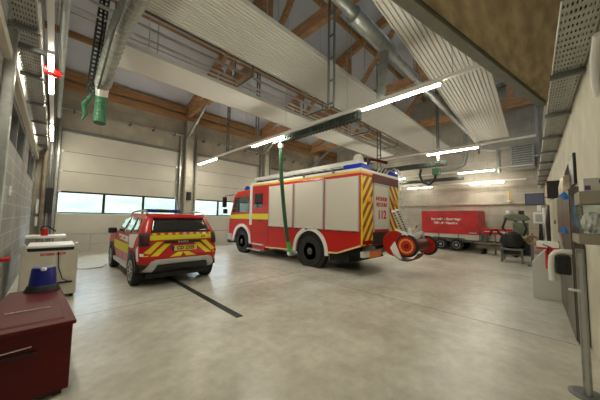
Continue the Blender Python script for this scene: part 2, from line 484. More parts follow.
for y, lab in ((11.2, 'brown timber purlin nearest the garage door wall'), (9.3, 'brown timber purlin second from the door wall, above the pale ceiling panel'), (7.6, 'brown timber purlin third from the door wall'), (5.7, 'brown timber purlin high above the truss posts'), (3.9, 'brown timber purlin fourth up the roof slope'), (2.2, 'topmost brown timber purlin below the ridge')):
    tag(MB().bar((XL, y, zr(y)-.09), (XB, y, zr(y)-.09), .14, .18).build('roof_purlin', 'woodx'), lab, 'purlin', 'timber roof purlins')
hbm = MB(); hbm.box(XL, XB, 12.80, 12.98, 6.72, 7.05)
tag(hbm.build('eaves_beam', 'woodx'), 'upper brown timber beam along the top of the garage door wall', 'beam')
hbm = MB(); hbm.box(XL, XB, 12.86, 12.99, 6.36, 6.62)
tag(hbm.build('wall_plank', 'woodx'), 'lower brown timber plank along the top of the garage door wall', 'plank')
gt = thing('gable_timber_frame', (XB-.1, 1.4, 7.6), 'orange-brown timber post and rails on the upper back wall', 'timber frame')
MB().box(-.12, .08, -.15, .15, 0, 3.2).build('post', 'wood', gt)
MB().box(-.12, .08, -1.3, 4.5, -.05, .3).build('rail', 'wood', gt)
MB().box(-.1, .06, -1.3, .9, 1.25, 1.42).build('rail', 'dsteel', gt)
for x0, x1, lab in ((4.42, 5.03, 'beige concrete column between the first and second garage doors'), (9.25, 9.83, 'beige concrete column behind the fire engine cab roof'), (14.1, 14.7, 'beige concrete column right of the third garage door')):
    t = thing('concrete_column', ((x0+x1)/2, YG, 0), lab, 'column', 'door wall columns')
    w = (x1-x0)/2
    MB().box(-w*.55, w*.55, -.28, -.001, 0, 6.36).build('shaft', 'col', t, bevel=.01)
    k = MB()
    for z in (1.2, 5.0, 5.6): k.box(-.5*w-.02, .5*w+.02, -.31, -.28, z, z+.08)
    k.build('band', 'steel', t)
    MB().box(-.09, .1, -.40, -.29, 2.35, 2.75).build('control_box', 'black', t)

# gutter pipes running along X under the roof
gp = thing('heating_pipes', (-.4, 7.2, 6.2), 'set of thin grey heating pipes running under the roof between the two pale panels', 'pipes')
for y, z, rr in ((7.62, 6.2, .03), (7.38, 6.2, .03), (6.95, 6.25, .042), (7.1, 6.05, .02), (6.55, 6.3, .03)):
    MB().cyl((0, y-7.2, z-6.2), (17.2, y-7.2, z-6.2), rr, n=8).build('pipe', 'alu', gp, smooth=True)
k = MB()
for x in (1.2, 4.6, 8, 11.6, 15): k.box(x, x+.04, -.75, .45, -.2, -.16).box(x, x+.03, -.7, -.67, -.2, .9).box(x, x+.03, .4, .43, -.2, .9)
k.build('pipe_hanger', 'dsteel', gp)

# radiant ceiling panels, ribbed underneath
def radiant(x0, x1, y0, y1, z, n, rib, lab, rz=0.):
    t = thing('radiant_panel', (x0, (y0+y1)/2, z), lab, 'ceiling panel', 'radiant ceiling panels', rz)
    w = y1-y0; b = MB(); L = x1-x0
    pts = []
    for k in range(n):
        a = -w/2+w*k/n; st = w/n
        pts += [(a, 0), (a+st*.6, 0), (a+st*.7, rib), (a+st*.9, rib)]
    pts.append((w/2, 0))
    prof = pts+[(w/2, .06), (-w/2, .06)]
    b.prism(prof, 0, L, 'x'); b.build('ribbed_sheet', 'radiant', t)
    e = MB(); e.box(0, L, -w/2-.02, -w/2, -.01, .09).box(0, L, w/2, w/2+.02, -.01, .09); e.build('edge_profile', 'radiant', t)
    k = MB()
    x = .8
    while x < L:
        for yy in (-w/2+.1, w/2-.1): k.cyl((x, yy, .06), (x, yy, zr((y0+y1)/2+yy)-z), .008, n=6)
        x += 2.6
    k.build('hanger_rod', 'steel', t)
radiant(.75, 14.0, 6.45, 7.55, 5.3, 4, .004, 'pale smooth radiant ceiling panel nearest the garage doors')
radiant(-.4, 14.3, 3.66, 5.0, 5.3, 18, .022, 'wide cream ribbed radiant panel in the middle, crossing above the fire engine')
radiant(.5, 14.1, .66, 1.86, 5.3, 14, .028, 'grey ribbed radiant panel nearest the concrete gallery slab', .046)

# ---------------------------------------------------------------- light rows
def trunk(name_label, x, y0, y1, z):
    t = thing('light_trunking', (x, y0, z), name_label, 'light rail', 'rows of light trunking')
    MB().box(-.035, .035, 0, y1-y0, 0, .06).build('rail', 'white', t)
    k = MB(); y = .6
    while y < y1-y0:
        ya = y0+y; under = 6.4 < ya < 7.6 or 3.6 < ya < 5.05 or ya < 2.6
        k.cyl((0, y, .06), (0, y, (5.29 if under and z > 4 and x > -.1 else zr(ya))-z), .006, n=6); y += 2.3
    k.build('suspension_rod', 'steel', t)
def lamp(x, y0, L, z, lab, m_='tube'):
    t = thing('strip_light', (x, y0, z), lab, 'light', 'strip lights on the trunking')
    MB().box(-.035, .035, 0, L, -.045, 0).build('housing', 'white', t)
    MB().box(-.032, .032, .02, L-.02, -.085, -.046).build('diffuser', m_, t, bevel=.012)
ZL = 4.2
trunk('white light rail close to the left block wall', -.18, 1.7, 12.6, ZL)
lamp(-.18, 5.6, 1.8, ZL, 'lit strip light over the left wall, half covered by a red pipe')
lamp(-.18, 10.2, 2.0, ZL, 'lit strip light at the far end of the left wall row')
lamp(-.18, 1.75, 1.8, ZL, 'lit strip light of the left wall row, overhead and nearest the camera')
trunk('white light rail crossing the hall in front of the fire engine', 5.03, .6, 12.6, ZL)
lamp(5.03, 10.45, 1.9, ZL, 'lit strip light nearest the garage doors, left of the fire engine')
lamp(5.03, 5.9, 1.75, ZL, 'lit strip light above the top of the green exhaust hose')
lamp(5.03, 1.4, 1.7, ZL, 'lit strip light highest in the picture, in front of the grey duct')
trunk('white light rail over the rear of the fire engine', 10.4, .3, 12.6, ZL)
lamp(10.4, 1.75, 1.7, ZL, 'lit strip light on the second rail, right of the fire engine')
lamp(10.4, 6.4, 1.75, ZL, 'strip light hidden mostly behind the fire engine ladder')
lamp(10.4, 10.5, 1.75, ZL, 'strip light over the fire engine cab')
trunk('white light rail in front of the back wall', 15.65, .6, 12.6, ZL)
lamp(15.65, 2.0, 1.6, ZL, 'lit strip light third in depth, below the grey fan heater duct')
lamp(15.65, 6.5, 1.7, ZL, 'strip light far behind the fire engine')
trunk('white light rail hugging the back wall above the red trailer', 16.45, .9, 12.6, 3.65)
lamp(16.45, 1.75, 1.5, 3.65, 'lit strip light glowing on the back wall right above the trailer', 'tubedim')
lamp(16.45, 5.2, 1.5, 3.65, 'lit strip light glowing on the back wall beside the fire engine rear', 'tubedim')

# ---------------------------------------------------------------- exhaust extraction rails
def rail(x, y0, y1, z, lab, tooth=.12):
    t = thing('extraction_rail', (x, y0, z), lab, 'rail', 'exhaust extraction rails')
    L = y1-y0
    b = MB().m('graph'); b.box(-.08, .08, 0, L, -.02, .15).box(-.09, -.06, 0, L, -.03, .02).box(.06, .09, 0, L, -.03, .02)
    g = b; g.m('black'); y = .05
    g.m('graph')
    while y < L:
        g.box(-.12, -.07, y, y+.03, -.04, .09); g.box(.07, .12, y, y+.03, -.04, .09); y += tooth
    g.build('slotted_rail', None, t)
    return t
def hanger(x, y, z0, z1, lab, w=.16):
    t = thing('hanger_frame', (x, y, z0), lab, 'hanger', 'steel hanger frames')
    b = MB()
    for s_ in (-w/2, w/2): b.box(-.02, .02, s_-.02, s_+.02, 0, z1-z0)
    b.build('upright', 'dsteel', t)
    c = MB(); z = .1
    while z < z1-z0: c.box(-.015, .015, -w/2, w/2, z, z+.04); z += .55
    c.build('rung', 'dsteel', t)
cc = thing('cable_carrier', (.5, 7.3, 4.4), 'black ladder-like cable carrier hanging beside the flexible grey hose', 'cable carrier')
def cpt(t_): return V((.56-.10*t_-.5, 6.95+.55*t_-7.3, 6.75-2.35*t_-4.4))
k = MB()
for s_ in (-.075, .075): k.bar(cpt(0)+V((s_, 0, 0)), cpt(1)+V((s_, 0, 0)), .03, .05)
for i in range(26):
    p_ = cpt(i/25.5+.01); k.box(p_.x-.09, p_.x+.09, p_.y-.02, p_.y+.02, p_.z-.018, p_.z+.018)
k.build('link_chain', 'graph', cc)
MB().tube([cpt(0)+V((-.03, 0, 0)), cpt(.4)+V((.03, -.03, 0)), cpt(1)], .022, 8).build('inner_cable', 'black', cc)
rail(5.28, 3.3, 6.6, 4.1, 'black toothed exhaust rail that carries the green hose')
rail(10.6, 2.8, 7.5, 3.72, 'black toothed exhaust rail above the rear of the fire engine')
rail(15.9, 3.4, 7.5, 3.85, 'black toothed exhaust rail farthest away, above the red trailer')
hanger(5.28, 7.72, 4.3, 8.7, 'double upright steel hanger left of the green hose')
hanger(4.42, 3.52, 4.12, 9.6, 'double upright steel hanger in front of the big ribbed panel')
hanger(5.1, 9.6, 4.3, 8.0, 'double upright steel hanger farthest left, near the door column')
hanger(10.6, 3.1, 3.85, 10., 'single looking steel hanger dropping to the rail right of the fire engine', .06)
hanger(10.6, 5.6, 3.85, 9.2, 'steel hanger above the fire engine roof cannon')

# grey flexible hose with green end on the first rail
def fhose(pts, rad, name, m_, parent, pitch=.05, amp=.012):
    out, rr = [], []
    P = [V(p) for p in pts]
    tot = sum((a-c).length for a, c in zip(P, P[1:])); n = int(tot/(pitch/2))
    # catmull-rom sample
    def cr(t):
        k = min(int(t), len(P)-2); f = t-k
        p0, p1, p2, p3 = P[max(k-1, 0)], P[k], P[k+1], P[min(k+2, len(P)-1)]
        return .5*((2*p1)+(p2-p0)*f+(2*p0-5*p1+4*p2-p3)*f*f+(3*p1-p0-3*p2+p3)*f**3)
    for i in range(n+1):
        out.append(cr(i/n*(len(P)-1))); rr.append(rad+(amp if i % 2 else -amp*.2))
    return MB().tube(out, rr, 16).build(name, m_, parent, smooth=False)
eh = thing('exhaust_hose', (.75, 7.5, 4.6), 'fat grey flexible exhaust hose with green end hanging from the ceiling at upper left', 'hose')
base = V((.75, 7.5, 4.6))
hp = [V((.76, 3.6, 5.0)), V((.72, 4.66, 5.02)), V((.68, 5.4, 5.02)), V((.66, 6.4, 4.88)), V((.64, 7.3, 4.6))]
fhose([p-base for p in hp], .145, 'flexible_duct', 'flexr', eh, .16, .022)
MB().cyl(V((.64, 7.3, 4.62))-base, V((.655, 7.5, 4.38))-base, .135, .12).build('collar', 'alu', eh)
fhose([V((.655, 7.48, 4.4))-base, V((.66, 7.55, 4.1))-base, V((.655, 7.5, 3.75))-base], .12, 'green_end', 'hose', eh, .08, .008)
g = MB()
g.tube([V((.50, 7.5, 4.5))-base, V((.44, 7.6, 4.3))-base, V((.36, 7.6, 4.15))-base, V((.40, 7.7, 3.95))-base, V((.34, 7.7, 3.8))-base], [.03, .05, .06, .045, .02], 8)
g.build('green_strap', 'hose', eh)
MB().tube([V((.60, 3.0, 4.75))-base, V((.56, 5.2, 4.8))-base, V((.56, 7.2, 4.45))-base], .02, 8).build('cable', 'black', eh)
MB().bar(V((.7, 7.25, 4.75))-base, V((1.15, 7.35, 4.75))-base, .03, .03).build('stop_bar', 'dsteel', eh)

gh = thing('exhaust_hose', (5.3, 6.34, 4.0), 'long green exhaust hose hanging down beside the fire engine', 'hose')
gb = V((5.3, 6.34, 4.0))
fhose([V(p)-gb for p in ((5.3, 6.34, 4.02), (5.34, 6.36, 3.2), (5.45, 6.36, 2.3), (5.62, 6.4, 1.4), (5.8, 6.45, .75))], .062, 'green_hose', 'hose', gh, .06, .005)
fhose([V(p)-gb for p in ((5.8, 6.45, .77), (5.86, 6.45, .55), (5.9, 6.45, .42))], .07, 'bright_sleeve', 'hosel', gh, .06, .006)
MB().lathe([(0, .05), (.02, .085), (.09, .085), (.12, .06)], V((5.9, 6.45, .28))-gb, 'z').build('nozzle', 'alu', gh)
MB().lathe([(-.14, .09), (-.02, .09), (.08, .05)], V((5.3, 6.34, 4.05))-gb, 'z').build('top_collar', 'alu', gh)
h3 = thing('exhaust_hose', (10.6, 3.9, 3.6), 'short dark exhaust hose looped on the rail right of the fire engine', 'hose')
MB().tube([(0, -.15, .05), (0, -.1, -.2), (0, -.2, -.5), (0, -.45, -.62), (0, -.65, -.45), (0, -.7, -.25)], .05, 10).build('loop', 'black', h3)
MB().box(-.1, .1, -.85, -.6, -.25, .0).build('green_clip', 'hose', h3)

# ---------------------------------------------------------------- ventilation ducts
du = thing('round_duct', (3.0, 2.62, 5.6), 'large round galvanised ventilation duct running toward the back wall', 'duct')
pts = []; L = 13.0; n = 150
b = MB(); b.tube([(i*L/n, 0, 0) for i in range(n+1)], [.10+(.006 if i % 3 == 0 else 0) for i in range(n+1)], 18); b.build('main_run', 'duct', du, smooth=True)
b = MB(); b.tube([(.95+i*1.55/20, 0, 0) for i in range(21)], [.16+(.008 if i % 2 else 0) for i in range(21)], 18); b.build('silencer', 'duct', du, smooth=True)
MB().cyl((2.25, 0, 0), (2.25, 0.1, -1.25), .10).build('branch_pipe', 'duct', du, smooth=True)
k = MB()
for x in (1, 4, 7.2, 10.5): k.cyl((x, 0, .13), (x, 0, 4.0), .01, n=6); k.tube([(x, .14*math.cos(a), .14*math.sin(a)) for a in [2*PI*i/16 for i in range(17)]], .012, 6)
k.build('hanger', 'dsteel', du)
MB().cyl((-3.2, 0, 0), (0, 0, 0), .085).build('narrow_run', 'duct', du, smooth=True)
d2 = thing('round_duct', (15.9, 2.62, 5.3), 'pale round duct bend leading to the fan heater on the back wall', 'duct')
MB().tube([(0, 0, .3), (.15, -.05, .1), (.35, -.5, .0), (.35, -1.15, 0)], .10, 14).build('bend', 'silver', d2, smooth=True)
MB().cyl((.3, -.72, -.05), (.3, -.72, -1.25), .085).build('down_pipe', 'duct', d2, smooth=True)
MB().box(.2, .5, .1, .14, -.1, .45).build('valve', 'dsteel', d2)
d3 = thing('round_duct', (13.2, 3.0, 5.2), 'grey drop duct that elbows toward the exhaust rail', 'duct')
MB().tube([(0, -.3, .35), (0, -.28, -.7), (0, -.2, -1.05), (0, .1, -1.2), (0, .9, -1.22)], .09, 14).build('elbow', 'duct', d3, smooth=True)
fh = thing('fan_heater', (16.45, 1.0, 4.25), 'square grey fan heater unit high in the corner of the back wall', 'heater')
MB().box(-.2, .45, -.45, .45, 0, 1.15).build('casing', 'steel', fh, bevel=.02)
k = MB()
for i in range(9): k.bar((-.22, -.38, .12+i*.115), (-.22, .38, .12+i*.115), .03, .07)
k.build('louvre', 'dsteel', fh)
k = MB(); k.box(-.26, -.2, -.45, .45, -.06, 0).box(-.26, -.2, -.7, .7, -.12, -.07).cyl((-.25, -.7, .5), (-.25, -.42, .45), .04); k.build('bracket', 'steel', fh)
sp_ = thing('spiral_pipe', (-.05, 2.0, 4.55), 'thin spiral galvanised pipe beside the left light rail', 'pipe')
n = 160; MB().tube([(0, i*8.5/n, 0) for i in range(n+1)], [.048+(.004 if i % 2 else 0) for i in range(n+1)], 10).build('pipe_run', 'duct', sp_)
gtw = thing('wall_pipe', (17, .45, 3.4), 'vertical white pipe in the far corner beside the right wall', 'pipe')
MB().cyl((-.15, 0, -.2), (-.15, 0, 5), .05).cyl((-.3, -.05, 0), (-.3, -.05, 5), .035).build('riser', 'silver', gtw, smooth=True)

# ---------------------------------------------------------------- cable trays
def tray(x0, dirv, L, w, z, lab, n=9, step=.11, brk=1.5):
    """perforated tray: longitudinal strips tied by rungs, with side lips; runs from x0 along dirv, width to its left"""
    t = thing('cable_tray', x0, lab, 'cable tray', 'perforated cable trays', math.atan2(dirv[1], dirv[0]))
    b = MB(); st = w/n
    for k in range(n): b.box(0, L, k*st, k*st+st*.55, 0, .004)
    y = 0.
    while y < L: b.box(y, y+step*.55, 0, w, .0005, .0045); y += step
    b.build('perforated_base', 'tray', t)
    MB().box(0, L, -.006, 0, 0, .07).box(0, L, w, w+.006, 0, .07).build('side_lip', 'tray', t)
    c = MB()
    for k in range(7): c.cyl((0, .02+k*w/7.3, .03), (L, .02+k*w/7.3, .03), .015, n=6)  # black cables, extra ones added so the tray holes look dark
    c.build('cable', 'black', t)
    s_ = MB(); y = .55
    while y < L: s_.box(y, y+.05, -.02, w+.03, -.06, -.01); y += brk
    s_.build('bracket', 'dsteel', t)
    return t
a = math.atan(.045)
tray((.6, yr(.6)+.02, 3.35), (math.cos(a), math.sin(a)), 16.0, .24, 3.35, 'perforated cable tray along the right concrete wall')
tray((-.27, -.6, 3.9), (0, 1), 13.3, .22, 3.9, 'perforated cable tray along the left block wall')
tray((-.30, -.4, 4.45), (0, 1), 13.0, .2, 4.3, 'upper perforated cable tray above the left wall', 7)
lt = thing('cable_duct', (XL, 1.0, 3.55), 'beige cable trunking running above the left wall windows', 'trunking')
MB().box(.0, .07, 0, 11.8, -.05, .07).build('trunking', 'beige', lt)
lp = thing('conduit_post', (XL+.05, 4.75, 0), 'grey vertical steel post standing against the left block wall', 'post')
MB().box(-.05, .05, -.06, .06, .0, 4.4).build('post', 'steel', lp, bevel=.01)
MB().box(-.05, .3, -.03, .03, 3.72, 3.78).build('arm', 'dsteel', lp)
sr = thing('red_pipe', (-.30, 6.25, 4.05), 'short red pipe end sticking out across the lit strip light', 'pipe')
MB().tube([(.02, 0, .11), (.10, .01, .105), (.18, .03, .10), (.25, .05, .08)], [.08, .085, .085, .06], 14).build('red_pipe_body', 'red', sr, smooth=True)

# ================================================================ VEHICLE HELPERS
def wheel(parent, x, y, z, r, w, side, rim_r, truck=False, spokes=5):
    """wheel whose outer face points to side (-1 left, +1 right)"""
    s_ = side; e = bpy.data.objects.new('wheel', None)
    prof = [(-w/2, rim_r), (-w/2, r*.93), (-w/2+.03, r*.985), (-w*.2, r), (w*.2, r), (w/2-.03, r*.985), (w/2, r*.93), (w/2, rim_r), (w/2-.04, rim_r-.012)]
    t = MB().lathe(prof, (x, y, z), 'x', 36).build('wheel', 'rubber', parent, smooth=True)
    k = MB(); o = x+s_*w/2
    if truck:
        k.lathe([(0, rim_r), (s_*.008, rim_r), (-s_*.10, rim_r*.8), (-s_*.10, rim_r*.45), (-s_*.0, rim_r*.4), (s_*.03, rim_r*.25)], (o, y, z), 'x', 28)
        for i in range(10):
            aa = 2*PI*i/10; k.cyl((o-s_*.1, y+rim_r*.62*math.cos(aa), z+rim_r*.62*math.sin(aa)), (o-s_*.06, y+rim_r*.62*math.cos(aa), z+rim_r*.62*math.sin(aa)), .016, n=6)
    else:
        k.m('black').lathe([(-s_*.05, rim_r), (-s_*.05, .01)], (o, y, z), 'x', 28)
        k.m('silver')
        k.lathe([(-s_*.045, rim_r), (s_*.004, rim_r*1.02), (s_*.004, rim_r*.92), (-s_*.03, rim_r*.9)], (o, y, z), 'x', 28)
        k.lathe([(-s_*.04, .06), (s_*.0, .055), (s_*.004, .02)], (o, y, z), 'x', 16)
        for i in range(spokes*2):
            aa = 2*PI*i/spokes/2; k.bar((o-s_*.015, y+.04*math.cos(aa), z+.04*math.sin(aa)), (o-s_*.01, y+rim_r*.93*math.cos(aa), z+rim_r*.93*math.sin(aa)), .022, .03, (1, 0, 0))
    k.build('rim', ['rim'] if truck else None, t, smooth=True)
    return t

# ================================================================ SUV
su = thing('fire_car', (2.23, 6.12, 0), 'red fire service car with yellow stripes seen from behind, parked at the first door', 'car')
SL = [(.30, .16, 4.08, .78, .26), (.44, .04, 4.22, .86, .28), (.62, .0, 4.25, .885, .26), (.72, .02, 4.25, .885, .24), (.80, .06, 4.22, .885, .22), (1.0, .085, 4.05, .88, .2),
      (1.06, .09, 3.7, .875, .2), (1.12, .10, 3.2, .865, .2), (1.18, .12, 3.02, .85, .19), (1.30, .20, 2.80, .80, .18), (1.44, .30, 2.52, .745, .17), (1.55, .38, 2.25, .70, .16), (1.60, .46, 2.08, .66, .16), (1.63, .62, 1.9, .56, .16)]
def sl(z):
    if z <= SL[0][0]: return SL[0][1:]
    for A, B in zip(SL, SL[1:]):
        if z <= B[0]:
            f = (z-A[0])/(B[0]-A[0]); return tuple(A[i]+(B[i]-A[i])*f for i in range(1, 5))
    return SL[-1][1:]
def rear_y(x, z):
    ry, fy, hw, r_ = sl(z); a_ = abs(x)-(hw-r_)
    if a_ <= 0: return ry
    a_ = min(a_, r_*.985); return ry+r_-math.sqrt(r_*r_-a_*a_)
def side_x(y, z):
    ry, fy, hw, r_ = sl(z); d_ = (ry+r_)-y
    if d_ > 0:
        d_ = min(d_, r_*.98); return hw-r_+math.sqrt(r_*r_-d_*d_)
    return hw
b = MB(); rings = []
for z, ry, fy, hw, r_ in SL:
    ring = []
    for (cx, cy, a0) in ((hw-r_, fy-r_*1.3, 0), (-(hw-r_), fy-r_*1.3, PI/2), (-(hw-r_), ry+r_, PI), (hw-r_, ry+r_, 1.5*PI)):
        for i in range(8):
            aa = a0+PI/2*i/7; ey = r_*1.3 if a0 < PI*.9 else r_
            ring.append(b.bm.verts.new((cx+r_*math.cos(aa), cy+ey*math.sin(aa), z)))
        if a0 == PI/2:
            for i in range(1, 8): ring.append(b.bm.verts.new((-hw, (fy-r_*1.3)+((ry+r_)-(fy-r_*1.3))*i/8, z)))
        if a0 == 1.5*PI:
            for i in range(1, 8): ring.append(b.bm.verts.new((hw, (ry+r_)+((fy-r_*1.3)-(ry+r_))*i/8, z)))
    rings.append(ring)
for A, B in zip(rings, rings[1:]):
    n = len(A)
    for i in range(n): b.face([A[i], A[(i+1) % n], B[(i+1) % n], B[i]])
b.face(rings[0][::-1]); b.face(rings[-1])
b.build('body', 'red', su, smooth=True)
def rpatch(bm_, q, off=.006, nu=8, nv=3):
    """q: four (x,z) corners on the tailgate"""
    def fn(u, v):
        a_ = (q[0][0]*(1-u)+q[1][0]*u, q[0][1]*(1-u)+q[1][1]*u); c_ = (q[3][0]*(1-u)+q[2][0]*u, q[3][1]*(1-u)+q[2][1]*u)
        x, z = a_[0]*(1-v)+c_[0]*v, a_[1]*(1-v)+c_[1]*v
        return (x, rear_y(x, z)-off, z)
    bm_.grid(fn, nu, nv); return bm_
def spatch(bm_, q, off=.006, nu=8, nv=3, side=-1):
    def fn(u, v):
        a_ = (q[0][0]*(1-u)+q[1][0]*u, q[0][1]*(1-u)+q[1][1]*u); c_ = (q[3][0]*(1-u)+q[2][0]*u, q[3][1]*(1-u)+q[2][1]*u)
        y, z = a_[0]*(1-v)+c_[0]*v, a_[1]*(1-v)+c_[1]*v
        return (side*(side_x(y, z)+off), y, z)
    bm_.grid(fn, nu, nv); return bm_
w = MB(); rpatch(w, [(-.68, 1.205), (.68, 1.205), (.58, 1.53), (-.58, 1.53)], .006, 14, 5); w.build('rear_window', 'darkglass', su, solid=.008, smooth=True)
w = MB(); w.bar((-.30, .10, 1.235), (.2, .115, 1.25), .02, .02); w.build('rear_wiper', 'black', su)
w = MB(); rpatch(w, [(-.60, 1.535), (.60, 1.535), (.56, 1.60), (-.56, 1.60)], .03, 10, 2); w.build('spoiler', 'red', su, solid=.03)
w = MB(); rpatch(w, [(-.70, 1.04), (.70, 1.04), (.70, 1.145), (-.70, 1.145)], .007, 14, 2); w.build('yellow_band', 'yellow', su, solid=.004)
w = MB(); rpatch(w, [(-.70, 1.15), (.70, 1.15), (.69, 1.19), (-.69, 1.19)], .007, 14, 2); w.build('dashed_band', 'dashr', su, solid=.004)
w = MB()
for s_ in (-1, 1):
    for (a_, c_) in ((.36, .74), (.58, .94)):
        # slanting stripes rising towards the middle
        top, bot, zt, zb = a_-.02, c_-.06, 1.0, .70
        rpatch(w, [(s_*(bot), zb), (s_*(bot-.15 if bot < .8 else bot-.15), zb), (s_*(top-.13), zt), (s_*top, zt)], .007, 4, 4)
    rpatch(w, [(s_*.30, .66), (s_*.06, .66), (s_*.0, .755), (s_*.12, .755)], .007, 4, 2)
w.build('chevron_stripes', 'yellow', su, solid=.003)
w = MB(); rpatch(w, [(-.40, .955), (.42, .955), (.42, 1.015), (-.40, 1.015)], .02, 6, 1); w.build('badge_strip', 'black', su, solid=.02)
text('badge_lettering', 'D A C I A', .055, facing((0.0, sl(.98)[0]-.034, .985), (1, 0, 0), (0, 0, 1)), 'alu', su)
w = MB(); w.lathe([(0, .03), (-.012, .034), (-.02, .02)], (.05, sl(1.16)[0]-.006, 1.165), 'y', 14); w.build('emblem', 'alu', su)
text('fleet_number', '173', .07, facing((.48, sl(1.09)[0]-.012, 1.09), (1, 0, 0), (0, 0, 1)), 'text_k', su, .001)
pl_ = MB().box(-.20, .32, sl(.85)[0]-.035, sl(.85)[0]-.01, .785, .90).build('number_plate', 'plate', su)
MB().box(-.245, -.20, sl(.85)[0]-.037, sl(.85)[0]-.008, .785, .90).build('country_band', 'blue', pl_)
text('plate_lettering', 'CD 2325', .105, facing((.06, sl(.85)[0]-.037, .843), (1, 0, 0), (0, 0, 1)), 'text_k', pl_, .001)
w = MB(); rpatch(w, [(-.86, .31), (.86, .31), (.875, .52), (-.875, .52)], .012, 16, 4); w.build('rear_bumper', 'black', su, solid=.015, smooth=True)
w = MB(); rpatch(w, [(-.66, .515), (.66, .515), (.60, .625), (-.60, .625)], .03, 12, 2)
rpatch(w, [(-.80, .36), (-.62, .36), (-.50, .60), (-.66, .60)], .03, 4, 4); rpatch(w, [(.62, .36), (.80, .36), (.66, .60), (.50, .60)], .03, 4, 4)
w.build('skid_plate', 'silver', su, solid=.02, smooth=True)
MB().box(-.72, .72, .15, 4.0, .2, .32).build('underbody', 'dcav', su)
for s_ in (-1, 1):
    w = MB(); rpatch(w, [(s_*.70, .92), (s_*.872, .92), (s_*.86, 1.19), (s_*.69, 1.19)], .012, 8, 5); tl = w.build('tail_lamp', 'black', su, solid=.02, smooth=True)
    k = MB()
    for dx, dz in ((-.05, 0), (.05, 0), (0, .05), (0, -.05)): rpatch(k, [(s_*.785+dx-.02, 1.055+dz-.02), (s_*.785+dx+.02, 1.055+dz-.02), (s_*.785+dx+.02, 1.055+dz+.02), (s_*.785+dx-.02, 1.055+dz+.02)], .026, 2, 2)
    k.build('lamp_element', 'lens', tl, solid=.004)
    w = MB(); rpatch(w, [(s_*.80, .70), (s_*.86, .70), (s_*.86, .76), (s_*.80, .76)], .01, 2, 1); w.build('reflector', 'white' if s_ < 0 else 'lens', su, solid=.006)
    # side glass
    for nm, q_ in (('rear_side_window', [(.50, 1.21), (.98, 1.16), (.98, 1.50), (.70, 1.50)]), ('rear_door_window', [(1.06, 1.15), (1.78, 1.14), (1.72, 1.53), (1.06, 1.53)]), ('front_door_window', [(1.86, 1.14), (2.82, 1.14), (2.36, 1.46), (1.82, 1.53)])):
        spatch(MB(), q_, .006, 6, 5, s_).build(nm, 'carglass', su, solid=.006, smooth=True) if False else None
        g_ = MB(); spatch(g_, q_, .006, 6, 5, s_); g_.build(nm, 'carglass', su, solid=.006, smooth=True)
    for y_ in (.69, 3.42):
        a_ = MB(); n = 18
        pr_ = [(y_+.43*math.cos(PI*i/n), .36+.43*math.sin(PI*i/n)) for i in range(n+1)]; pi_ = [(y_+.35*math.cos(PI*i/n), .34+.35*math.sin(PI*i/n)) for i in range(n, -1, -1)]
        a_.prism(pr_+pi_, s_*.80, s_*.905, 'x'); a_.build('wheel_arch', 'black', su)
        MB().lathe([(0, .36), (s_*.12, .36)], (s_*.77, y_, .35), 'x', 28).build('wheel_well', 'dcav', su)
        wheel(su, s_*.80, y_, .335, .335, .225, s_, .225)
    MB().box(s_*.86-.04, s_*.86+.045, 1.15, 2.98, .30, .40).build('side_sill', 'silver' if s_ < 0 else 'black', su)
    # livery
    w = MB(); spatch(w, [(1.12, .66), (3.0, .66), (3.0, .88), (1.12, .88)], .007, 6, 2, s_); w.build('side_stripe', 'yellow', su, solid=.003)
    w = MB(); spatch(w, [(.62, .84), (1.06, .82), (1.16, 1.12), (.34, 1.17)], .007, 6, 4, s_); spatch(w, [(.16, .60), (.26, .58), (.34, .84), (.22, .92)], .007, 3, 4, s_); w.build('white_patch', 'white', su, solid=.003)
    w = MB(); spatch(w, [(1.2, .92), (2.2, .94), (2.5, 1.08), (1.2, 1.06)], .007, 6, 2, s_); w.build('white_patch', 'text_w', su, solid=.003)
    k = MB()
    for y_ in (1.05, 1.80, 2.85): spatch(k, [(y_, .46), (y_+.012, .46), (y_+.012, 1.12), (y_, 1.12)], .004, 1, 6, s_)
    k.build('door_gap', 'black', su, solid=.003)
    for y_ in (1.62, 2.1): MB().box(s_*.89-.02, s_*.89+.02, y_-.14+.05, y_+.05, .99, 1.02).build('door_handle', 'red', su)
    k = MB(); k.tube([(s_*.67, .52, 1.60), (s_*.66, .66, 1.685), (s_*.655, 1.3, 1.70), (s_*.66, 2.0, 1.665), (s_*.67, 2.14, 1.58)], .024, 8); k.build('roof_rail', 'alu', su, smooth=True)
    mr = MB().box(s_*.98-.11, s_*.98+.09, 2.68, 2.82, 1.07, 1.22).build('door_mirror', 'black', su, bevel=.03)
lb = MB().box(-.50, .34, 1.35, 1.62, 1.665, 1.755).build('light_bar', 'black', su, bevel=.02)
MB().box(-.49, -.16, 1.34, 1.63, 1.69, 1.74).box(.0, .33, 1.34, 1.63, 1.69, 1.74).build('blue_lens', 'bluel', lb, bevel=.015)
MB().cyl((.1, .9, 1.62), (.12, .8, 1.95), .004, n=6).build('antenna', 'black', su)
g_ = MB(); g_.grid(lambda u, v: ((2*u-1)*(.72-.12*v), 3.06-.5*v+.012, 1.14+.38*v), 6, 4); g_.build('windscreen', 'carglass', su, solid=.006)
for s_ in (-1, 1): MB().box(s_*.70-.13, s_*.70+.13, 4.0, 4.2, .78, .93).build('headlamp', 'clear', su, bevel=.02)

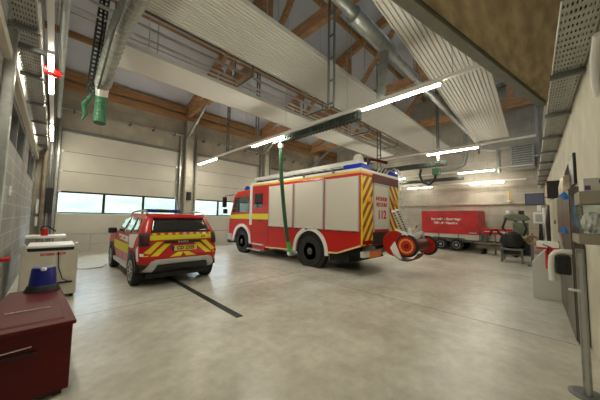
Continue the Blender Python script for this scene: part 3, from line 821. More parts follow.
# ================================================================ FIRE ENGINE
tk = thing('fire_engine', (7.23, 3.73, 0), 'large red and white fire engine with aluminium shutters standing in the second bay', 'fire engine')
def arc(cy, cz, r_, a0, a1, n=16): return [(cy+r_*math.cos(math.radians(a0+(a1-a0)*i/n)), cz+r_*math.sin(math.radians(a0+(a1-a0)*i/n))) for i in range(n+1)]
RW, FW = 1.92, 6.08
body = [(0, .84), (.80, .56), (1.22, .54)]+arc(RW, .52, .66, 178, 2, 16)+[(2.70, .46), (4.30, .40), (5.30, .40), (5.30, 2.82), (0, 2.82)]
bb = MB(); bb.prism(body, -1.2, 1.2, 'x'); bb.build('body', 'red', tk)
cabp = [(5.30, .62)]+arc(FW, .54, .62, 172, 8, 14)+[(6.85, .60), (7.22, .60), (7.26, 1.2), (7.18, 1.62), (6.82, 2.55), (6.55, 2.74), (5.30, 2.80)]
MB().prism(cabp, -1.18, 1.18, 'x').build('cab', 'red', tk, bevel=.02)
MB().box(-1.0, 1.0, .25, 6.9, .52, .84).build('chassis', 'dcav', tk)
MB().box(-1.05, 1.05, .5, 1.2, .30, .55).build('underfloor_box', 'dcav', tk)
MB().box(-1.05, 1.05, 2.8, 5.3, .38, .6).build('underfloor_box', 'dcav', tk)
MB().box(-1.21, 1.21, -.01, 5.42, 2.935, 3.02).build('roof_gallery', 'white', tk, bevel=.015)
MB().box(-1.08, 1.08, .1, 5.2, 3.02, 3.10).build('roof_gap_shade', 'dcav', tk)  # near-black box painted in as the shaded gap between gallery and ladder
MB().box(-1.215, 1.215, -.015, 5.40, 2.875, 2.935).build('roof_line', 'ring', tk)
MB().box(-1.21, 1.21, -.01, 5.30, 2.80, 2.875).build('roof_edge', 'red', tk)
k = MB()
for y_ in (.95, 2.2, 3.5): k.lathe([(0, .045), (-.03, .045)], (-1.215, y_, 2.99), 'x', 12)
k.build('scene_light', 'dsteel', tk)
for s_ in (-1, 1):
    x = s_*1.2
    def sb(nm, m_, y0, y1, z0, z1, t_=.014, **kw):
        a_, c_ = sorted((x, x+s_*t_)); return MB().box(a_, c_, y0, y1, z0, z1).build(nm, m_, tk, **kw)
    for (y0, y1) in ((.05, 1.27), (1.33, 2.68), (2.74, 4.12)):
        sh = MB(); a_, c_ = sorted((x, x+s_*.012)); z = 1.26
        while z < 2.78:
            sh.box(a_, c_, y0+.03, y1-.03, z, min(z+.062, 2.79)); z += .064
        o = sh.build('roller_shutter', 'shutter', tk)
        MB().box(*sorted((x, x+s_*.03)), y0, y0+.03, 1.24, 2.8).box(*sorted((x, x+s_*.03)), y1-.03, y1, 1.24, 2.8).box(*sorted((x, x+s_*.03)), y0, y1, 1.235, 1.26).build('shutter_frame', 'silver', o)
        kk = MB()
        for yy in (y0+.12, (y0+y1)/2, y1-.2): kk.box(*sorted((x, x+s_*.045)), yy, yy+.1, 1.20, 1.235)
        kk.build('shutter_latch', 'black', o)
    sb('white_pillar', 'white', 5.28, 5.46, 1.25, 2.94, .02)
    # wheel surrounds
    for cy, cz, r0, nm in ((RW, .52, .66, 0), (FW, .54, .62, 1)):
        pp = arc(cy, cz, r0+.115, 184, -4, 22); qq = arc(cy, cz, r0-.01, -4, 184, 22)
        if nm == 0: pp = [(cy-.78, .44)]+pp[1:-1]+[(cy+.78, .44)]; qq = [(cy+.66, .44)]+qq[1:-1]+[(cy-.66, .44)]
        MB().prism(pp+qq, *sorted((x-s_*.03, x+s_*.025)), 'x').build('wheel_arch_trim', 'white', tk)
    sb('crew_window', 'darkglass', 4.55, 5.1, 1.98, 2.55, .016)
    sb('yellow_stripe', 'yellow', 4.16, 5.27, 1.49, 1.72, .012)
    g_ = MB(); g_.prism([(5.56, 1.80), (6.95, 1.80), (6.70, 2.46), (5.56, 2.50)], *sorted((s_*1.18, s_*1.196)), 'x'); g_.build('door_window', 'carglass', tk)
    MB().prism([(5.48, 1.49), (7.18, 1.49), (7.16, 1.66), (5.48, 1.72)], *sorted((s_*1.18, s_*1.192)), 'x').build('yellow_stripe', 'yellow', tk)
    sb('door_handle', 'black', 4.55, 4.8, 1.42, 1.46, .04)
    k = MB()
    for y_ in (4.14, 5.27): k.box(*sorted((x, x+s_*.006)), y_, y_+.015, .5, 2.8)
    k.box(*sorted((x, x+s_*.006)), 4.15, 5.27, .92, .93); k.build('door_gap', 'black', tk)
    st = MB(); st.box(*sorted((x-s_*.25, x+s_*.12)), 4.35, 5.3, .47, .51).box(*sorted((x-s_*.25, x+s_*.14)), 4.45, 5.4, .24, .28); so = st.build('step', 'alu', tk)
    MB().box(*sorted((x-s_*.25, x+s_*.02)), 4.35, 5.2, .28, .47).build('step_riser', 'red', so)
    # dashed reflective line along the skirt
    dl = MB()
    for (y0, z0, y1, z1) in ((.0, .85, .80, .57), (.80, .57, 1.20, .55), (2.70, .47, 4.3, .41)):
        dl.bar((x+s_*.008, y0, z0), (x+s_*.008, y1, z1), .012, .045)
    dl.build('reflective_line', 'dash', tk)
    # mirror
    mr = MB().tube([(s_*1.15, 6.9, 2.62), (s_*1.42, 7.25, 2.55), (s_*1.45, 7.28, 2.0)], .02, 8).build('mirror_arm', 'black', tk)
    MB().box(s_*1.45-.1, s_*1.45+.1, 7.2, 7.3, 2.02, 2.5).box(s_*1.4-.1, s_*1.4+.1, 7.2, 7.3, 1.72, 1.94).build('mirror_head', 'black', mr, bevel=.02)
    wheel(tk, s_*1.03, RW, .5, .5, .32, s_, .28, True); wheel(tk, s_*1.03, FW, .5, .5, .30, s_, .28, True)
    MB().lathe([(0, .64), (s_*.2, .64)], (s_*.95, RW, .54), 'x', 28).build('wheel_well', 'dcav', tk)
    MB().lathe([(0, .6), (s_*.18, .6)], (s_*.95, FW, .56), 'x', 28).build('wheel_well', 'dcav', tk)
    bl = MB().lathe([(0, .12), (.06, .13), (.14, .12), (.2, .07)], (s_*.85, 6.25, 2.80), 'z', 20).build('beacon', 'bluel', tk, smooth=True)
MB().box(-1.2, 1.2, 6.95, 7.38, .42, .80).build('front_bumper', 'silver', tk, bevel=.04)
MB().box(-1.21, 1.21, 7.0, 7.3, .36, .5).build('bumper_skirt', 'black', tk)
for s_ in (-1, 1): MB().box(s_*.9-.17, s_*.9+.17, 7.3, 7.4, .52, .72).build('headlamp', 'clear', tk, bevel=.02)
g_ = MB(); g_.prism([(7.165, 1.70), (7.19, 1.70), (6.845, 2.55), (6.82, 2.55)], -1.05, 1.05, 'x'); g_.build('windscreen', 'carglass', tk)
MB().box(-.9, .9, 7.24, 7.28, .95, 1.4).build('grille', 'black', tk)
# rear
def rb(nm, m_, x0, x1, z0, z1, t_=.015, **kw): return MB().box(x0, x1, -t_, 0, z0, z1).build(nm, m_, tk, **kw)
rb('hazard_panel', 'hazL', -1.19, -.58, .84, 2.80); rb('hazard_panel', 'hazR', .50, 1.19, .84, 2.80)
rb('rear_edge_strip', 'yellow', -1.2, -1.13, .86, 2.80, .018)
sh = MB(); z = 1.28
while z < 2.58: sh.box(-.50, .42, -.012, 0, z, min(z+.062, 2.60)); z += .064
ro = sh.build('rear_shutter', 'shutter', tk)
MB().box(-.54, -.50, -.03, 0, 1.2, 2.66).box(.42, .46, -.03, 0, 1.2, 2.66).box(-.54, .46, -.03, 0, 2.60, 2.66).build('shutter_frame', 'silver', ro)
text('rear_lettering', 'INCENDIE', .155, facing((-.04, -.016, 2.20), (1, 0, 0), (0, 0, 1)), 'text_r', ro)
text('rear_lettering', 'SECOURS', .155, facing((-.04, -.016, 2.02), (1, 0, 0), (0, 0, 1)), 'text_r', ro)
text('rear_lettering', '112', .36, facing((-.02, -.016, 1.71), (1, 0, 0), (0, 0, 1)), 'text_r', ro)
rb('lower_rear_panel', 'black', -.58, .50, .84, 1.20, .01)
rb('rear_header', 'redm', -.58, 1.2, 2.66, 2.93, .02)
k = MB(); k.lathe([(0, .10), (-.04, .10), (-.06, .06)], (-.80, -.015, 2.12), 'y', 18); k.build('amber_lamp', 'amber', tk)
k = MB(); k.lathe([(0, .10), (-.04, .10), (-.06, .06)], (.85, -.015, 2.12), 'y', 18); k.build('amber_lamp', 'amber', tk)
for s_ in (-.86, .86): MB().box(s_-.26, s_+.2, -.05, 0, .88, .98).build('rear_lamp_cluster', 'lens', tk)
ub = MB().box(-1.15, 1.15, -.12, -.02, .60, .70).box(-.7, -.6, -.1, .5, .6, .8).box(.6, .7, -.1, .5, .6, .8).build('underrun_bar', 'dsteel', tk)
MB().box(-1.28, -1.0, -.16, -.02, .54, .70).build('bar_end', 'alu', ub, bevel=.02)
MB().box(-1.0, -.38, -.16, -.12, .52, .68).build('orange_reflector', 'orange', ub)
MB().box(-.36, .1, -.2, -.12, .56, .64).build('chrome_bar', 'chrome', ub)
# roof gear
ld = MB()
for xx in (-1.08, -.62):
    ld.bar((xx-.05, .15, 3.21), (xx-.05, 5.25, 3.18), .06, .13)
for k_ in range(17): ld.bar((-1.08, .4+k_*.3, 3.19), (-.62, .4+k_*.3, 3.19), .035, .035)
ld.build('ladder', 'alu', tk)
ld = MB()
for xx in (-.5, -.1):
    ld.bar((xx, .4, 3.28), (xx, 5.2, 3.22), .05, .11)
for k_ in range(15): ld.bar((-.5, .6+k_*.3, 3.26), (-.1, .6+k_*.3, 3.26), .035, .035)
ld.build('ladder', 'alu', tk)
k = MB()
for y_ in (.6, 2.8, 5.0): k.box(-1.12, .0, y_, y_+.06, 3.05, 3.13)
k.build('ladder_bracket', 'dsteel', tk)
MB().box(-1.18, -.62, .0, .62, 3.03, 3.16).build('rear_beacon', 'bluel', tk, bevel=.02)
MB().box(.62, 1.18, .0, .62, 3.03, 3.16).build('rear_beacon', 'bluel', tk, bevel=.02)
mn = MB().lathe([(0, .16), (.1, .18), (.28, .14), (.34, .09)], (-.62, .45, 3.22), 'z', 16).build('water_cannon', 'beige', tk, smooth=True)
MB().tube([(-.62, .45, 3.4), (-.4, .3, 3.45), (-.1, .1, 3.42), (.25, -.05, 3.38)], [.05, .045, .04, .05], 12).build('cannon_barrel', 'redm', mn, smooth=True)
MB().box(-.5, -.2, .15, .5, 3.1, 3.3).cyl((-.35, .3, 3.3), (-.35, .3, 3.46), .1).build('cannon_mount', 'black', mn)
k = MB()
for i in range(6): k.tube([(-.1+i*.2, .1, 3.05), (-.06+i*.2, .02, 3.2), (0+i*.2, .05, 3.16+.05*(i % 2)), (.06+i*.2, .2, 3.05)], .022, 8)
k.build('roof_fitting', 'alu', tk)
lt_ = MB()
for xx in (.9, 1.15): lt_.tube([(xx, -.14, 1.1), (xx, -.14, 3.1), (xx, 0, 3.3), (xx, .25, 3.2)], .02, 8)
for i in range(8): lt_.bar((.9, -.14, 1.25+i*.25), (1.15, -.14, 1.25+i*.25), .025, .025)
lt_.build('rear_ladder', 'alu', tk)

# ================================================================ HOSE REEL CART
hc = thing('hose_reel_cart', (7.6, 2.8, .8), 'red and black hose reel cart with white perforated frame slung behind the fire engine', 'hose reel')
O = V((7.6, 2.8, .8))
def reelwheel(x, y, z, r_, ring=True):
    t = MB().lathe([(-.05, r_*.76), (-.06, r_*.9), (-.03, r_), (.03, r_), (.06, r_*.9), (.05, r_*.76)], (x-O.x, y-O.y, z-O.z), 'x', 32).build('wheel', 'rubber', hc, smooth=True)
    c = (x-O.x-.055, y-O.y, z-O.z)
    MB().lathe([(0, r_*.80), (-.012, r_*.80), (-.012, .02)], c, 'x', 28).build('wheel_disc', 'red', t)
    k = MB()
    for i in range(16 if ring else 0):
        a0, a1 = 2*PI*i/16, 2*PI*(i+.74)/16
        k.prism([(c[1]+r_*.64*math.cos(a0), c[2]+r_*.64*math.sin(a0)), (c[1]+r_*.64*math.cos(a1), c[2]+r_*.64*math.sin(a1)), (c[1]+r_*.5*math.cos(a1), c[2]+r_*.5*math.sin(a1)), (c[1]+r_*.5*math.cos(a0), c[2]+r_*.5*math.sin(a0))], c[0]-.018, c[0]-.012, 'x')
    if ring: k.build('reflective_ring', 'ring', t)
    MB().lathe([(0, .07), (-.05, .06), (-.06, .02)], c, 'x', 16).build('hub', 'lens', t)
reelwheel(6.82, 2.8, .88, .30); reelwheel(8.35, 2.8, .80, .30, False)
MB().lathe([(-.02, .1), (-.02, .34), (.0, .36), (.02, .34), (.02, .1)], (-.62, .42, .10), 'x', 32).build('reel_flange', 'red', hc)
MB().lathe([(0, .15), (.1, .18), (1.1, .18), (1.2, .15)], (-.6, .02, .05), 'x', 24).build('hose_drum', 'redm', hc, smooth=True)
tr_ = MB(); tr_.prism(arc(.02, .08, .40, 205, 320, 14)+arc(.02, .08, .37, 320, 205, 14), -.90, -.5, 'x'); tr_.build('lower_guard', 'redm', hc)
fr = MB()
P1, P2 = V((6.43, 3.0, 1.81))-O, V((7.05, 3.0, 1.2))-O
for dx, dz in ((0, 0), (.24, .04)):
    a_, c_ = P1+V((dx, 0, dz)), P2+V((dx, 0, dz))
    fr.m('white').bar(a_, c_, .045, .09, (0, 1, 0)); fr.m('black')
    for i in range(9):
        m_ = a_.lerp(c_, (i+.5)/9); fr.bar(m_+V((-.032, -.02, -.032)), m_+V((.0, -.02, .0)), .03, .035, (0, 1, 0))
fr.build('perforated_frame', None, hc)
fr = MB(); fr.bar(P2, P2+V((.75, -.05, .12)), .05, .05).bar(P2+V((.35, 0, .04)), (-.5, .05, .2), .05, .05).bar(P2, (-.78, .1, .15), .06, .08)
fr.bar((-.3, 0, .35), (.35, 0, .42), .05, .06).bar((.35, 0, .42), (.45, 0, .1), .05, .05)
fr.bar((-.86, -.05, .38), (-.80, .3, .52), .05, .05).bar((-.80, .3, .52), (-.2, .3, .5), .04, .05).bar((-.5, -.05, .2), (-.5, .05, .55), .05, .05)
fr.build('linkage', 'white', hc)
MB().cyl(P2+V((.72, -.05, .12)), P2+V((.88, -.05, .2)), .022).build('grip', 'black', hc)
br_ = MB(); br_.prism([(.30, .18), (.42, .0), (.30, -.22), (.18, -.32), (.10, -.26), (.20, -.05)], -.90, -.86, 'x'); br_.build('side_plate', 'white', hc)
MB().bar((-.5, .85, -.1), (-.5, .1, -.05), .08, .08).bar((.3, .85, -.1), (.3, .1, -.05), .08, .08).build('carrier_arm', 'dsteel', hc)

# ================================================================ TRAILER
tr = thing('covered_trailer', (15.95, 4.0, 0), 'twin-axle trailer with lettered red tarpaulin cover beside the back wall', 'trailer')
def tf(face):
    pass
b = MB(); n = 30
def tarpf(u, v):  # near side, y from +1.35 (left in view) to -1.35
    y = 1.35-2.70*u; z = .86+1.22*v
    sag = .02*math.sin(u*23)*math.sin(v*5)+.012*math.sin(u*51+v*8)
    return (-.84-.02*(1-v)+sag*.6, y, z)
b.grid(tarpf, 50, 14)
b.grid(lambda u, v: (-.84+1.68*u, -1.35+.015*math.sin(u*20), .86+1.22*v), 16, 8)
b.grid(lambda u, v: (-.84+1.68*u, 1.35, .86+1.22*v), 10, 8)
b.grid(lambda u, v: (.84, 1.35-2.7*u, .86+1.22*v), 10, 8)
b.grid(lambda u, v: (-.84+1.68*u, 1.35-2.7*v, 2.08+.03*math.sin(u*PI)), 8, 8)
b.build('tarpaulin', 'tarp', tr, smooth=True)
text('tarp_lettering', 'Incendie - Sauvetage', .175, facing((-.895, .10, 1.64), (0, -1, 0), (0, 0, 1)), 'text_w', tr)
text('tarp_lettering', 'Ville de Vianden', .175, facing((-.895, .12, 1.43), (0, -1, 0), (0, 0, 1)), 'text_w', tr)
text('maker_mark', 'HUMBAUR', .07, facing((-.895, -1.1, .95), (0, -1, 0), (0, 0, 1)), 'text_w', tr)
b = MB(); b.box(-.86, .86, -1.38, 1.38, .60, .85)
b.build('side_board', 'greyp', tr, bevel=.01)
k = MB()
for y in (-1.38, -.46, .46, 1.36): k.box(-.885, -.86, y-.02, y+.02, .58, .87)
k.build('board_post', 'dsteel', tr)
MB().box(-.7, .7, -1.3, 1.3, .46, .60).build('chassis', 'dsteel', tr)
for y in (.38, -.36):
    for s_ in (-1, 1):
        t = MB().lathe([(-.09, .16), (-.09, .29), (0, .30), (.09, .29), (.09, .16)], (s_*.80, y, .30), 'x', 26).build('wheel', 'rubber', tr, smooth=True)
        MB().lathe([(0, .18), (s_*.02, .17), (-s_*.03, .1), (s_*.03, .05)], (s_*.88, y, .30), 'x', 20).build('rim', 'silver', t, smooth=True)
MB().box(-.9, -.72, -.75, .75, .62, .66).build('mudguard', 'black', tr)
MB().bar((-.5, -1.3, .5), (0, -2.4, .5), .08, .08).bar((.5, -1.3, .5), (0, -2.4, .5), .08, .08).build('drawbar', 'dsteel', tr)
MB().box(-.6, .6, -1.5, -1.38, .45, 1.0).build('front_locker', 'dsteel', tr)

# ================================================================ LEFT SIDE
lk = thing('sand_chest', (-.08, 3.08, 0), 'dark red metal chest with a chrome handle, in the bottom left corner', 'chest')
# tapered chest, top slightly lower at the far end
def hexa(pts, name, m_, parent, **kw):
    b = MB(); v = [b.bm.verts.new(p) for p in pts]
    for a_ in ((0, 1, 2, 3), (4, 7, 6, 5), (0, 4, 5, 1), (1, 5, 6, 2), (2, 6, 7, 3), (3, 7, 4, 0)): b.face([v[i] for i in a_])
    return b.build(name, m_, parent, **kw)
hexa([(-.34, .02, .05), (.27, .02, .05), (.20, 1.78, .05), (-.24, 1.78, .05), (-.34, .02, .62), (.27, .02, .62), (.20, 1.78, .56), (-.24, 1.78, .56)], 'chest_body', 'redm', lk, bevel=.01)
hexa([(-.355, -.01, .61), (.29, -.01, .61), (.215, 1.80, .55), (-.255, 1.80, .55), (-.355, -.01, .645), (.29, -.01, .645), (.215, 1.80, .585), (-.255, 1.80, .585)], 'lid', 'redm', lk, bevel=.006)
hexa([(-.29, .10, .640), (.22, .10, .640), (.165, 1.7, .585), (-.2, 1.7, .585), (-.28, .12, .655), (.21, .12, .655), (.155, 1.68, .60), (-.19, 1.68, .60)], 'lid_panel', 'redm', lk)
hd = MB(); hd.tube([(-.15, -.0, .495), (-.15, -.04, .5), (.02, -.04, .508), (.02, -.0, .505)], .007, 8); hd.build('handle', 'chrome', lk)
MB().box(-.18, .05, -.003, .02, .43, .445).build('handle_recess', 'black', lk)
k = MB()
for xx in (-.28, .2):
    for yy in (.1, 1.6): k.box(xx-.03, xx+.03, yy-.03, yy+.03, 0, .05)
k.build('foot', 'black', lk)
text('lid_lettering', 'OELBINDEMITTEL', .040, facing((-.03, .55, .652), (1, .0, 0), (0, 1, -.033)), 'silver', lk, .001)
bk = thing('bucket', (-.04, 4.68, .600), 'dark blue plastic bucket standing on the far end of the red chest', 'bucket')
MB().lathe([(0, .13), (.02, .14), (.10, .13), (.28, .115), (.30, .105)], (0, 0, 0), 'z', 28).build('tub', 'blue', bk, smooth=True)
MB().lathe([(0, .17), (.02, .165), (.07, .145), (.085, .135)], (0, 0, .0), 'z', 28).build('black_rim', 'black', bk, smooth=True)
MB().lathe([(0, .02), (.02, .03), (.04, .02)], (0, -.12, .27), 'z', 10).build('knob', 'white', bk)

wm = thing('hose_washing_machine', (.0, 6.6, 0), 'beige metal cleaning machine with dark top slot behind the red chest', 'machine')
hexa([(-.36, 0, 0.06), (.40, 0, .06), (.40, 1.1, .06), (-.36, 1.1, .06), (-.36, 0, .90), (.40, 0, .90), (.40, 1.1, .90), (-.36, 1.1, .90)], 'casing', 'beige', wm, bevel=.015)
MB().box(-.30, .34, .0, .9, .90, .955).build('top_slot', 'black', wm)
MB().box(-.30, .34, .0, .85, .955, 1.0).build('top_cover', 'white', wm, bevel=.01)
hexa([(.33, -.02, .90), (.44, -.02, .90), (.44, .2, .90), (.33, .2, .90), (.35, -.01, 1.03), (.39, -.01, 1.03), (.39, .16, 1.03), (.35, .16, 1.03)], 'corner_bracket', 'alu', wm)
hexa([(-.42, -.02, .86), (-.28, -.02, .90), (-.28, .2, .90), (-.42, .2, .86), (-.36, -.01, 1.03), (-.32, -.01, 1.03), (-.32, .16, 1.03), (-.36, .16, 1.03)], 'corner_bracket', 'alu', wm)
text('machine_lettering', 'ROSEN MOP', .062, facing((.05, -.003, .835), (1, 0, 0), (0, 0, 1)), 'text_r', wm, .001)
k = MB()
for xx in (-.3, .34):
    for yy in (.08, 1.0): k.cyl((xx, yy, 0), (xx, yy, .06), .03)
k.build('foot', 'black', wm)
MB().tube([(.12, -.02, .88), (.13, -.03, .6), (.2, -.03, .36), (.3, -.03, .30)], .008, 6).build('cable', 'black', wm)
MB().bar((.0, -.04, .30), (.34, -.04, .30), .03, .03).build('drain_pipe', 'black', wm)
bn = thing('work_shelf', (-.1, 8.8, 0), 'white topped shelf with bits and pieces behind the beige machine', 'shelf')
MB().box(-.35, .38, 0, .6, .98, 1.04).build('shelf_top', 'white', bn, bevel=.01)
k = MB()
for xx in (-.32, .35):
    for yy in (.04, .56): k.box(xx-.02, xx+.02, yy-.02, yy+.02, 0, .98)
k.build('leg', 'steel', bn)
lz = thing('hand_lamp', (-.12, 8.95, 1.04), 'small red and black hand lamp on the white shelf by the left wall', 'lamp')
MB().cyl((0, 0, .0), (0, 0, .16), .07, .06).build('lamp_body', 'red', lz, smooth=True)
MB().tube([(-.08, 0, .12), (-.05, 0, .22), (.05, 0, .24), (.12, 0, .17), (.2, 0, .1)], .015, 8).build('cable', 'black', lz)
for (x0, x1, z0, z1, lab) in ((-.46, -.20, 1.55, 2.10, 'upper white electrical box in the corner left of the first door'), (-.46, -.27, 1.12, 1.48, 'lower white electrical box in the corner left of the first door')):
    t = thing('electrical_box', (x0, YG, z0), lab, 'electrical box', 'electrical boxes in the left corner')
    MB().box(0, x1-x0, -.16, 0, 0, z1-z0).build('casing', 'lcd', t, bevel=.015)
    MB().box(.02, x1-x0-.02, -.165, -.16, .03, z1-z0-.03).build('cover', 'white', t)
pb = thing('push_button_panel', (.02, 12.7, 1.6), 'black door control box with hanging cables left of the first door', 'control box')
MB().box(-.25, -.05, 0, .18, 0, .9).build('box', 'black', pb)
k = MB()
for i in range(4): k.tube([(-.3+i*.07, .05, 3.2), (-.28+i*.07, .05, 1.5), (-.24+i*.06, .06, .9), (-.2+i*.05, .1, -1.0)], .018, 6)
k.build('cable', 'dsteel', pb)
pp_ = thing('drop_pipe', (-.3, 12.75, 0), 'brown rising pipe in the corner left of the first garage door', 'pipe')
MB().cyl((0, 0, 0), (0, 0, 6.3), .07).build('riser', 'plank', pp_, smooth=True)
MB().cyl((.13, .05, 0), (.13, .05, 6.3), .03).build('riser', 'steel', pp_, smooth=True)
rd = thing('fire_call_point', (XL, 6.15, .78), 'small red fitting on the left block wall above the red chest', 'fitting')
MB().box(0, .11, -.05, .05, .04, .11).build('body', 'red', rd, bevel=.02)
so_ = thing('wall_socket', (XL, 6.35, 1.88), 'small white double socket on the left block wall at the picture edge', 'socket')
MB().box(0, .03, -.06, .06, .0, .16).build('plate', 'white', so_, bevel=.01)
MB().lathe([(0, .03), (.01, .03)], (.03, 0, .12), 'x', 12).lathe([(0, .03), (.01, .03)], (.03, 0, .04), 'x', 12).build('outlet', 'lcd', so_)
# door pull frame / barrier at the foot of the first door
bf = thing('door_pull_rail', (.2, YG-.05, 0), 'thin grey horizontal rail fixed low across the first garage door', 'rail')
MB().box(0, 3.9, -.02, .0, .80, .83).box(.9, .93, -.02, .0, .1, .82).box(0, 3.9, -.02, 0, .40, .42).build('bar', 'steel', bf)
cb = thing('cable_bridge', (.6, 9.5, 0), 'thin grey cable looping on the floor between the machine and the car', 'cable')
MB().tube([(-.1, .2, .2), (.0, .1, .02), (.25, .0, .012), (.55, .1, .012), (.72, .6, .012)], .01, 6).build('cable', 'dsteel', cb)

# ================================================================ RIGHT SIDE
ang = math.atan(.045)
tc_ = thing('tall_cabinet', (5.0, yr(5.0)+.01, 0), 'tall taupe steel cabinet against the right wall', 'cabinet', rz=ang)
MB().box(0, 2.3, 0, .10, .0, 2.08).build('carcass', 'brown', tc_, bevel=.008)
k = MB(); k.box(.02, 1.13, .10, .115, .03, 2.05); dl_ = k.build('door', 'brown', tc_); MB().box(1.02, 1.05, .115, .14, 1.0, 1.25).build('door_handle', 'chrome', dl_)
k = MB(); k.box(1.16, 2.28, .10, .115, .03, 2.05); dl_ = k.build('door', 'brown', tc_); MB().box(1.2, 1.23, .115, .14, 1.0, 1.25).build('door_handle', 'chrome', dl_)
nt_ = thing('pale_wall_plate', (5.95, yr(5.95)+.001, 2.10), 'glossy yellowish white plate on the right wall above the tall cabinet', 'notice', rz=ang)
MB().prism([(0, 0), (1.0, 0), (1.0, .16), (.15, .30), (0, .26)], .0, .11, 'y').build('pale_plate', 'paleyel', nt_)  # glossy pale yellowish plate with a slanted top edge
bd = thing('wall_screen', (5.7, yr(5.7)+.0, 2.16), 'black screen seen edge-on on the right wall above the blue gloves', 'screen', rz=ang)
MB().box(-.3, .3, .0, .035, 0, .46).build('screen_panel', 'black', bd, bevel=.008)
hexa([(.30, .0, .2), (.75, .0, .2), (.75, .09, .2), (.30, .09, .2), (.30, .0, .42), (.5, .0, .42), (.5, .02, .42), (.30, .03, .42)], 'mount_bracket', 'dsteel', bd)
bd2 = thing('door_closer_box', (8.4, yr(8.4), 2.15), 'small black box on the right wall, between the tray and the tall cabinet', 'box', rz=ang)
MB().box(0, .12, .0, .22, 0, .42).build('casing', 'black', bd2, bevel=.01)
ec = thing('electrical_cabinet', (8.0, yr(8.0), 1.05), 'tall narrow beige electrical cabinet on the right wall beyond the taupe cabinet', 'cabinet', rz=ang)
MB().box(0, .7, 0, .17, 0, 1.05).build('casing', 'beige', ec, bevel=.01)
MB().box(.04, .66, .17, .18, .04, 1.01).build('door', 'beige', ec)
MB().box(-.015, .0, .12, .15, .5, .58).build('lock', 'chrome', ec)
rk = thing('dark_doorway_rack', (10.6, yr(10.6), 0), 'narrow dark hanging rack on the right wall before the far corner', 'rack', rz=ang)
MB().box(0, .9, .0, .04, .6, 2.35).build('back_board', 'black', rk)
k = MB()
for i in range(5): k.cyl((.1+i*.18, .03, 2.1), (.1+i*.18, .16, 2.1), .015, n=8)
k.build('hook', 'steel', rk)
k = MB()
for i in range(4): k.tube([(.15+i*.2, .1, 2.1), (.12+i*.2, .13, 1.5), (.15+i*.2, .12, .95)], [.04, .07, .05], 8)
k.build('hanging_strap', 'black', rk)

# galvanised post with disc foot and head unit
po = thing('steel_post', (3.62, -.16, 0), 'galvanised steel post with round foot plate at the right edge', 'post')
MB().lathe([(0, .13), (.012, .13), (.02, .10)], (0, 0, 0), 'z', 28).build('foot_plate', 'dsteel', po)
MB().box(-.03, .03, -.03, .03, .02, 1.34).build('tube', 'steel', po, bevel=.006)
MB().box(-.045, -.03, -.012, .012, .02, 1.3).build('slot_strip', 'silver', po)
MB().cyl((-.03, .0, .95), (-.03, .09, .95), .012).build('hook', 'white', po)
hu = thing('reader_terminal', (3.62, -.05, 1.08), 'white framed black terminal clipped to the galvanised post', 'terminal')
MB().box(-.04, .10, -.05, .06, .0, .19).build('screen', 'black', hu, bevel=.02)
ar = MB(); ar.tube([(-.0, .085, -.07), (.0, .088, .08), (.0, .08, .17), (.0, .05, .215), (.0, .0, .225), (.0, -.06, .225)], .026, 12); ar.build('white_hoop', 'white', hu, smooth=True)
MB().tube([(.0, -.0, .22), (.02, .02, .4)], .012, 8).build('lever', 'alu', hu)
# shelf with acrylic box
bs = thing('dispenser_shelf', (3.3, yr(3.3)+.0, 1.44), 'taupe wall shelf holding a clear box at the right edge', 'shelf', rz=ang)
MB().box(-.05, .45, .0, .21, -.03, .05).build('shelf_board', 'card', bs)
MB().box(-.05, .45, .0, .015, -.1, .5).build('back_plate', 'card', bs)
ac = thing('acrylic_box', (3.3, yr(3.3)+.02, 1.492), 'clear acrylic box filled with crumpled white paper on the taupe shelf', 'box', rz=ang)
b = MB()
b.box(0, .40, .0, .004, 0, .26).box(0, .40, .176, .18, 0, .26).box(0, .004, .004, .176, 0, .26).box(.396, .40, .004, .176, 0, .26).box(0, .40, .0, .18, -.001, .003)
b.build('acrylic_walls', 'clear', ac)
pb_ = MB()
def crump(u, v):
    th, ph = u*2*PI, v*PI; rr = 1+.12*math.sin(7*th)*math.sin(5*ph)+.08*math.sin(13*th+3*ph)
    return (.20+.17*rr*math.sin(ph)*math.cos(th)*.98, .08+.064*rr*math.sin(ph)*math.sin(th), .105+.085*rr*math.cos(ph))
pb_.grid(crump, 40, 20); pb_.build('white_paper', 'paper', ac, smooth=False)
ct = thing('carton', (3.35, yr(3.35)+.03, 1.76), 'taupe carton standing above the clear acrylic box', 'carton', rz=ang)
MB().box(-.05, .3, 0, .16, 0, .11).build('carton_body', 'card', ct)
gb_ = thing('glove_box', (3.4, yr(3.4)+.03, 1.872), 'white glove box with purple print, topmost at the right edge', 'box', rz=ang)
MB().box(-.05, .25, .0, .125, .0, .115).build('box_body', 'offwhite', gb_)
MB().box(-.055, -.05, .085, .12, .01, .05).box(-.055, -.05, .0, .035, .065, .10).build('printed_panel', 'purple', gb_)
def glove(loc, lab, sc=1.):
    t = thing('glove', loc, lab, 'glove', 'blue disposable gloves')
    b = MB(); random.seed(int(loc[2]*100))
    b.tube([(0, 0, -.04*sc), (0, .01, 0), (.01, .03*sc, .05*sc), (0, .03*sc, .09*sc)], [.03*sc, .045*sc, .04*sc, .02*sc], 10)
    for i in range(5):
        a_ = -1.2+i*.55; b.tube([(0, .01, .0), (.01, .05*sc*math.sin(a_)+.02, .06*sc*math.cos(a_)), (.0, .09*sc*math.sin(a_)+.02, .09*sc*math.cos(a_)-.02)], [.016*sc, .013*sc, .006*sc], 8)
    b.build('glove_body', 'glove', t, smooth=True)
glove((3.86, -.10, 1.86), 'bright blue crumpled glove bunched beneath the black wall screen', .6)
glove((3.74, -.08, 1.50), 'smaller blue glove hanging left of the taupe shelf', .5)
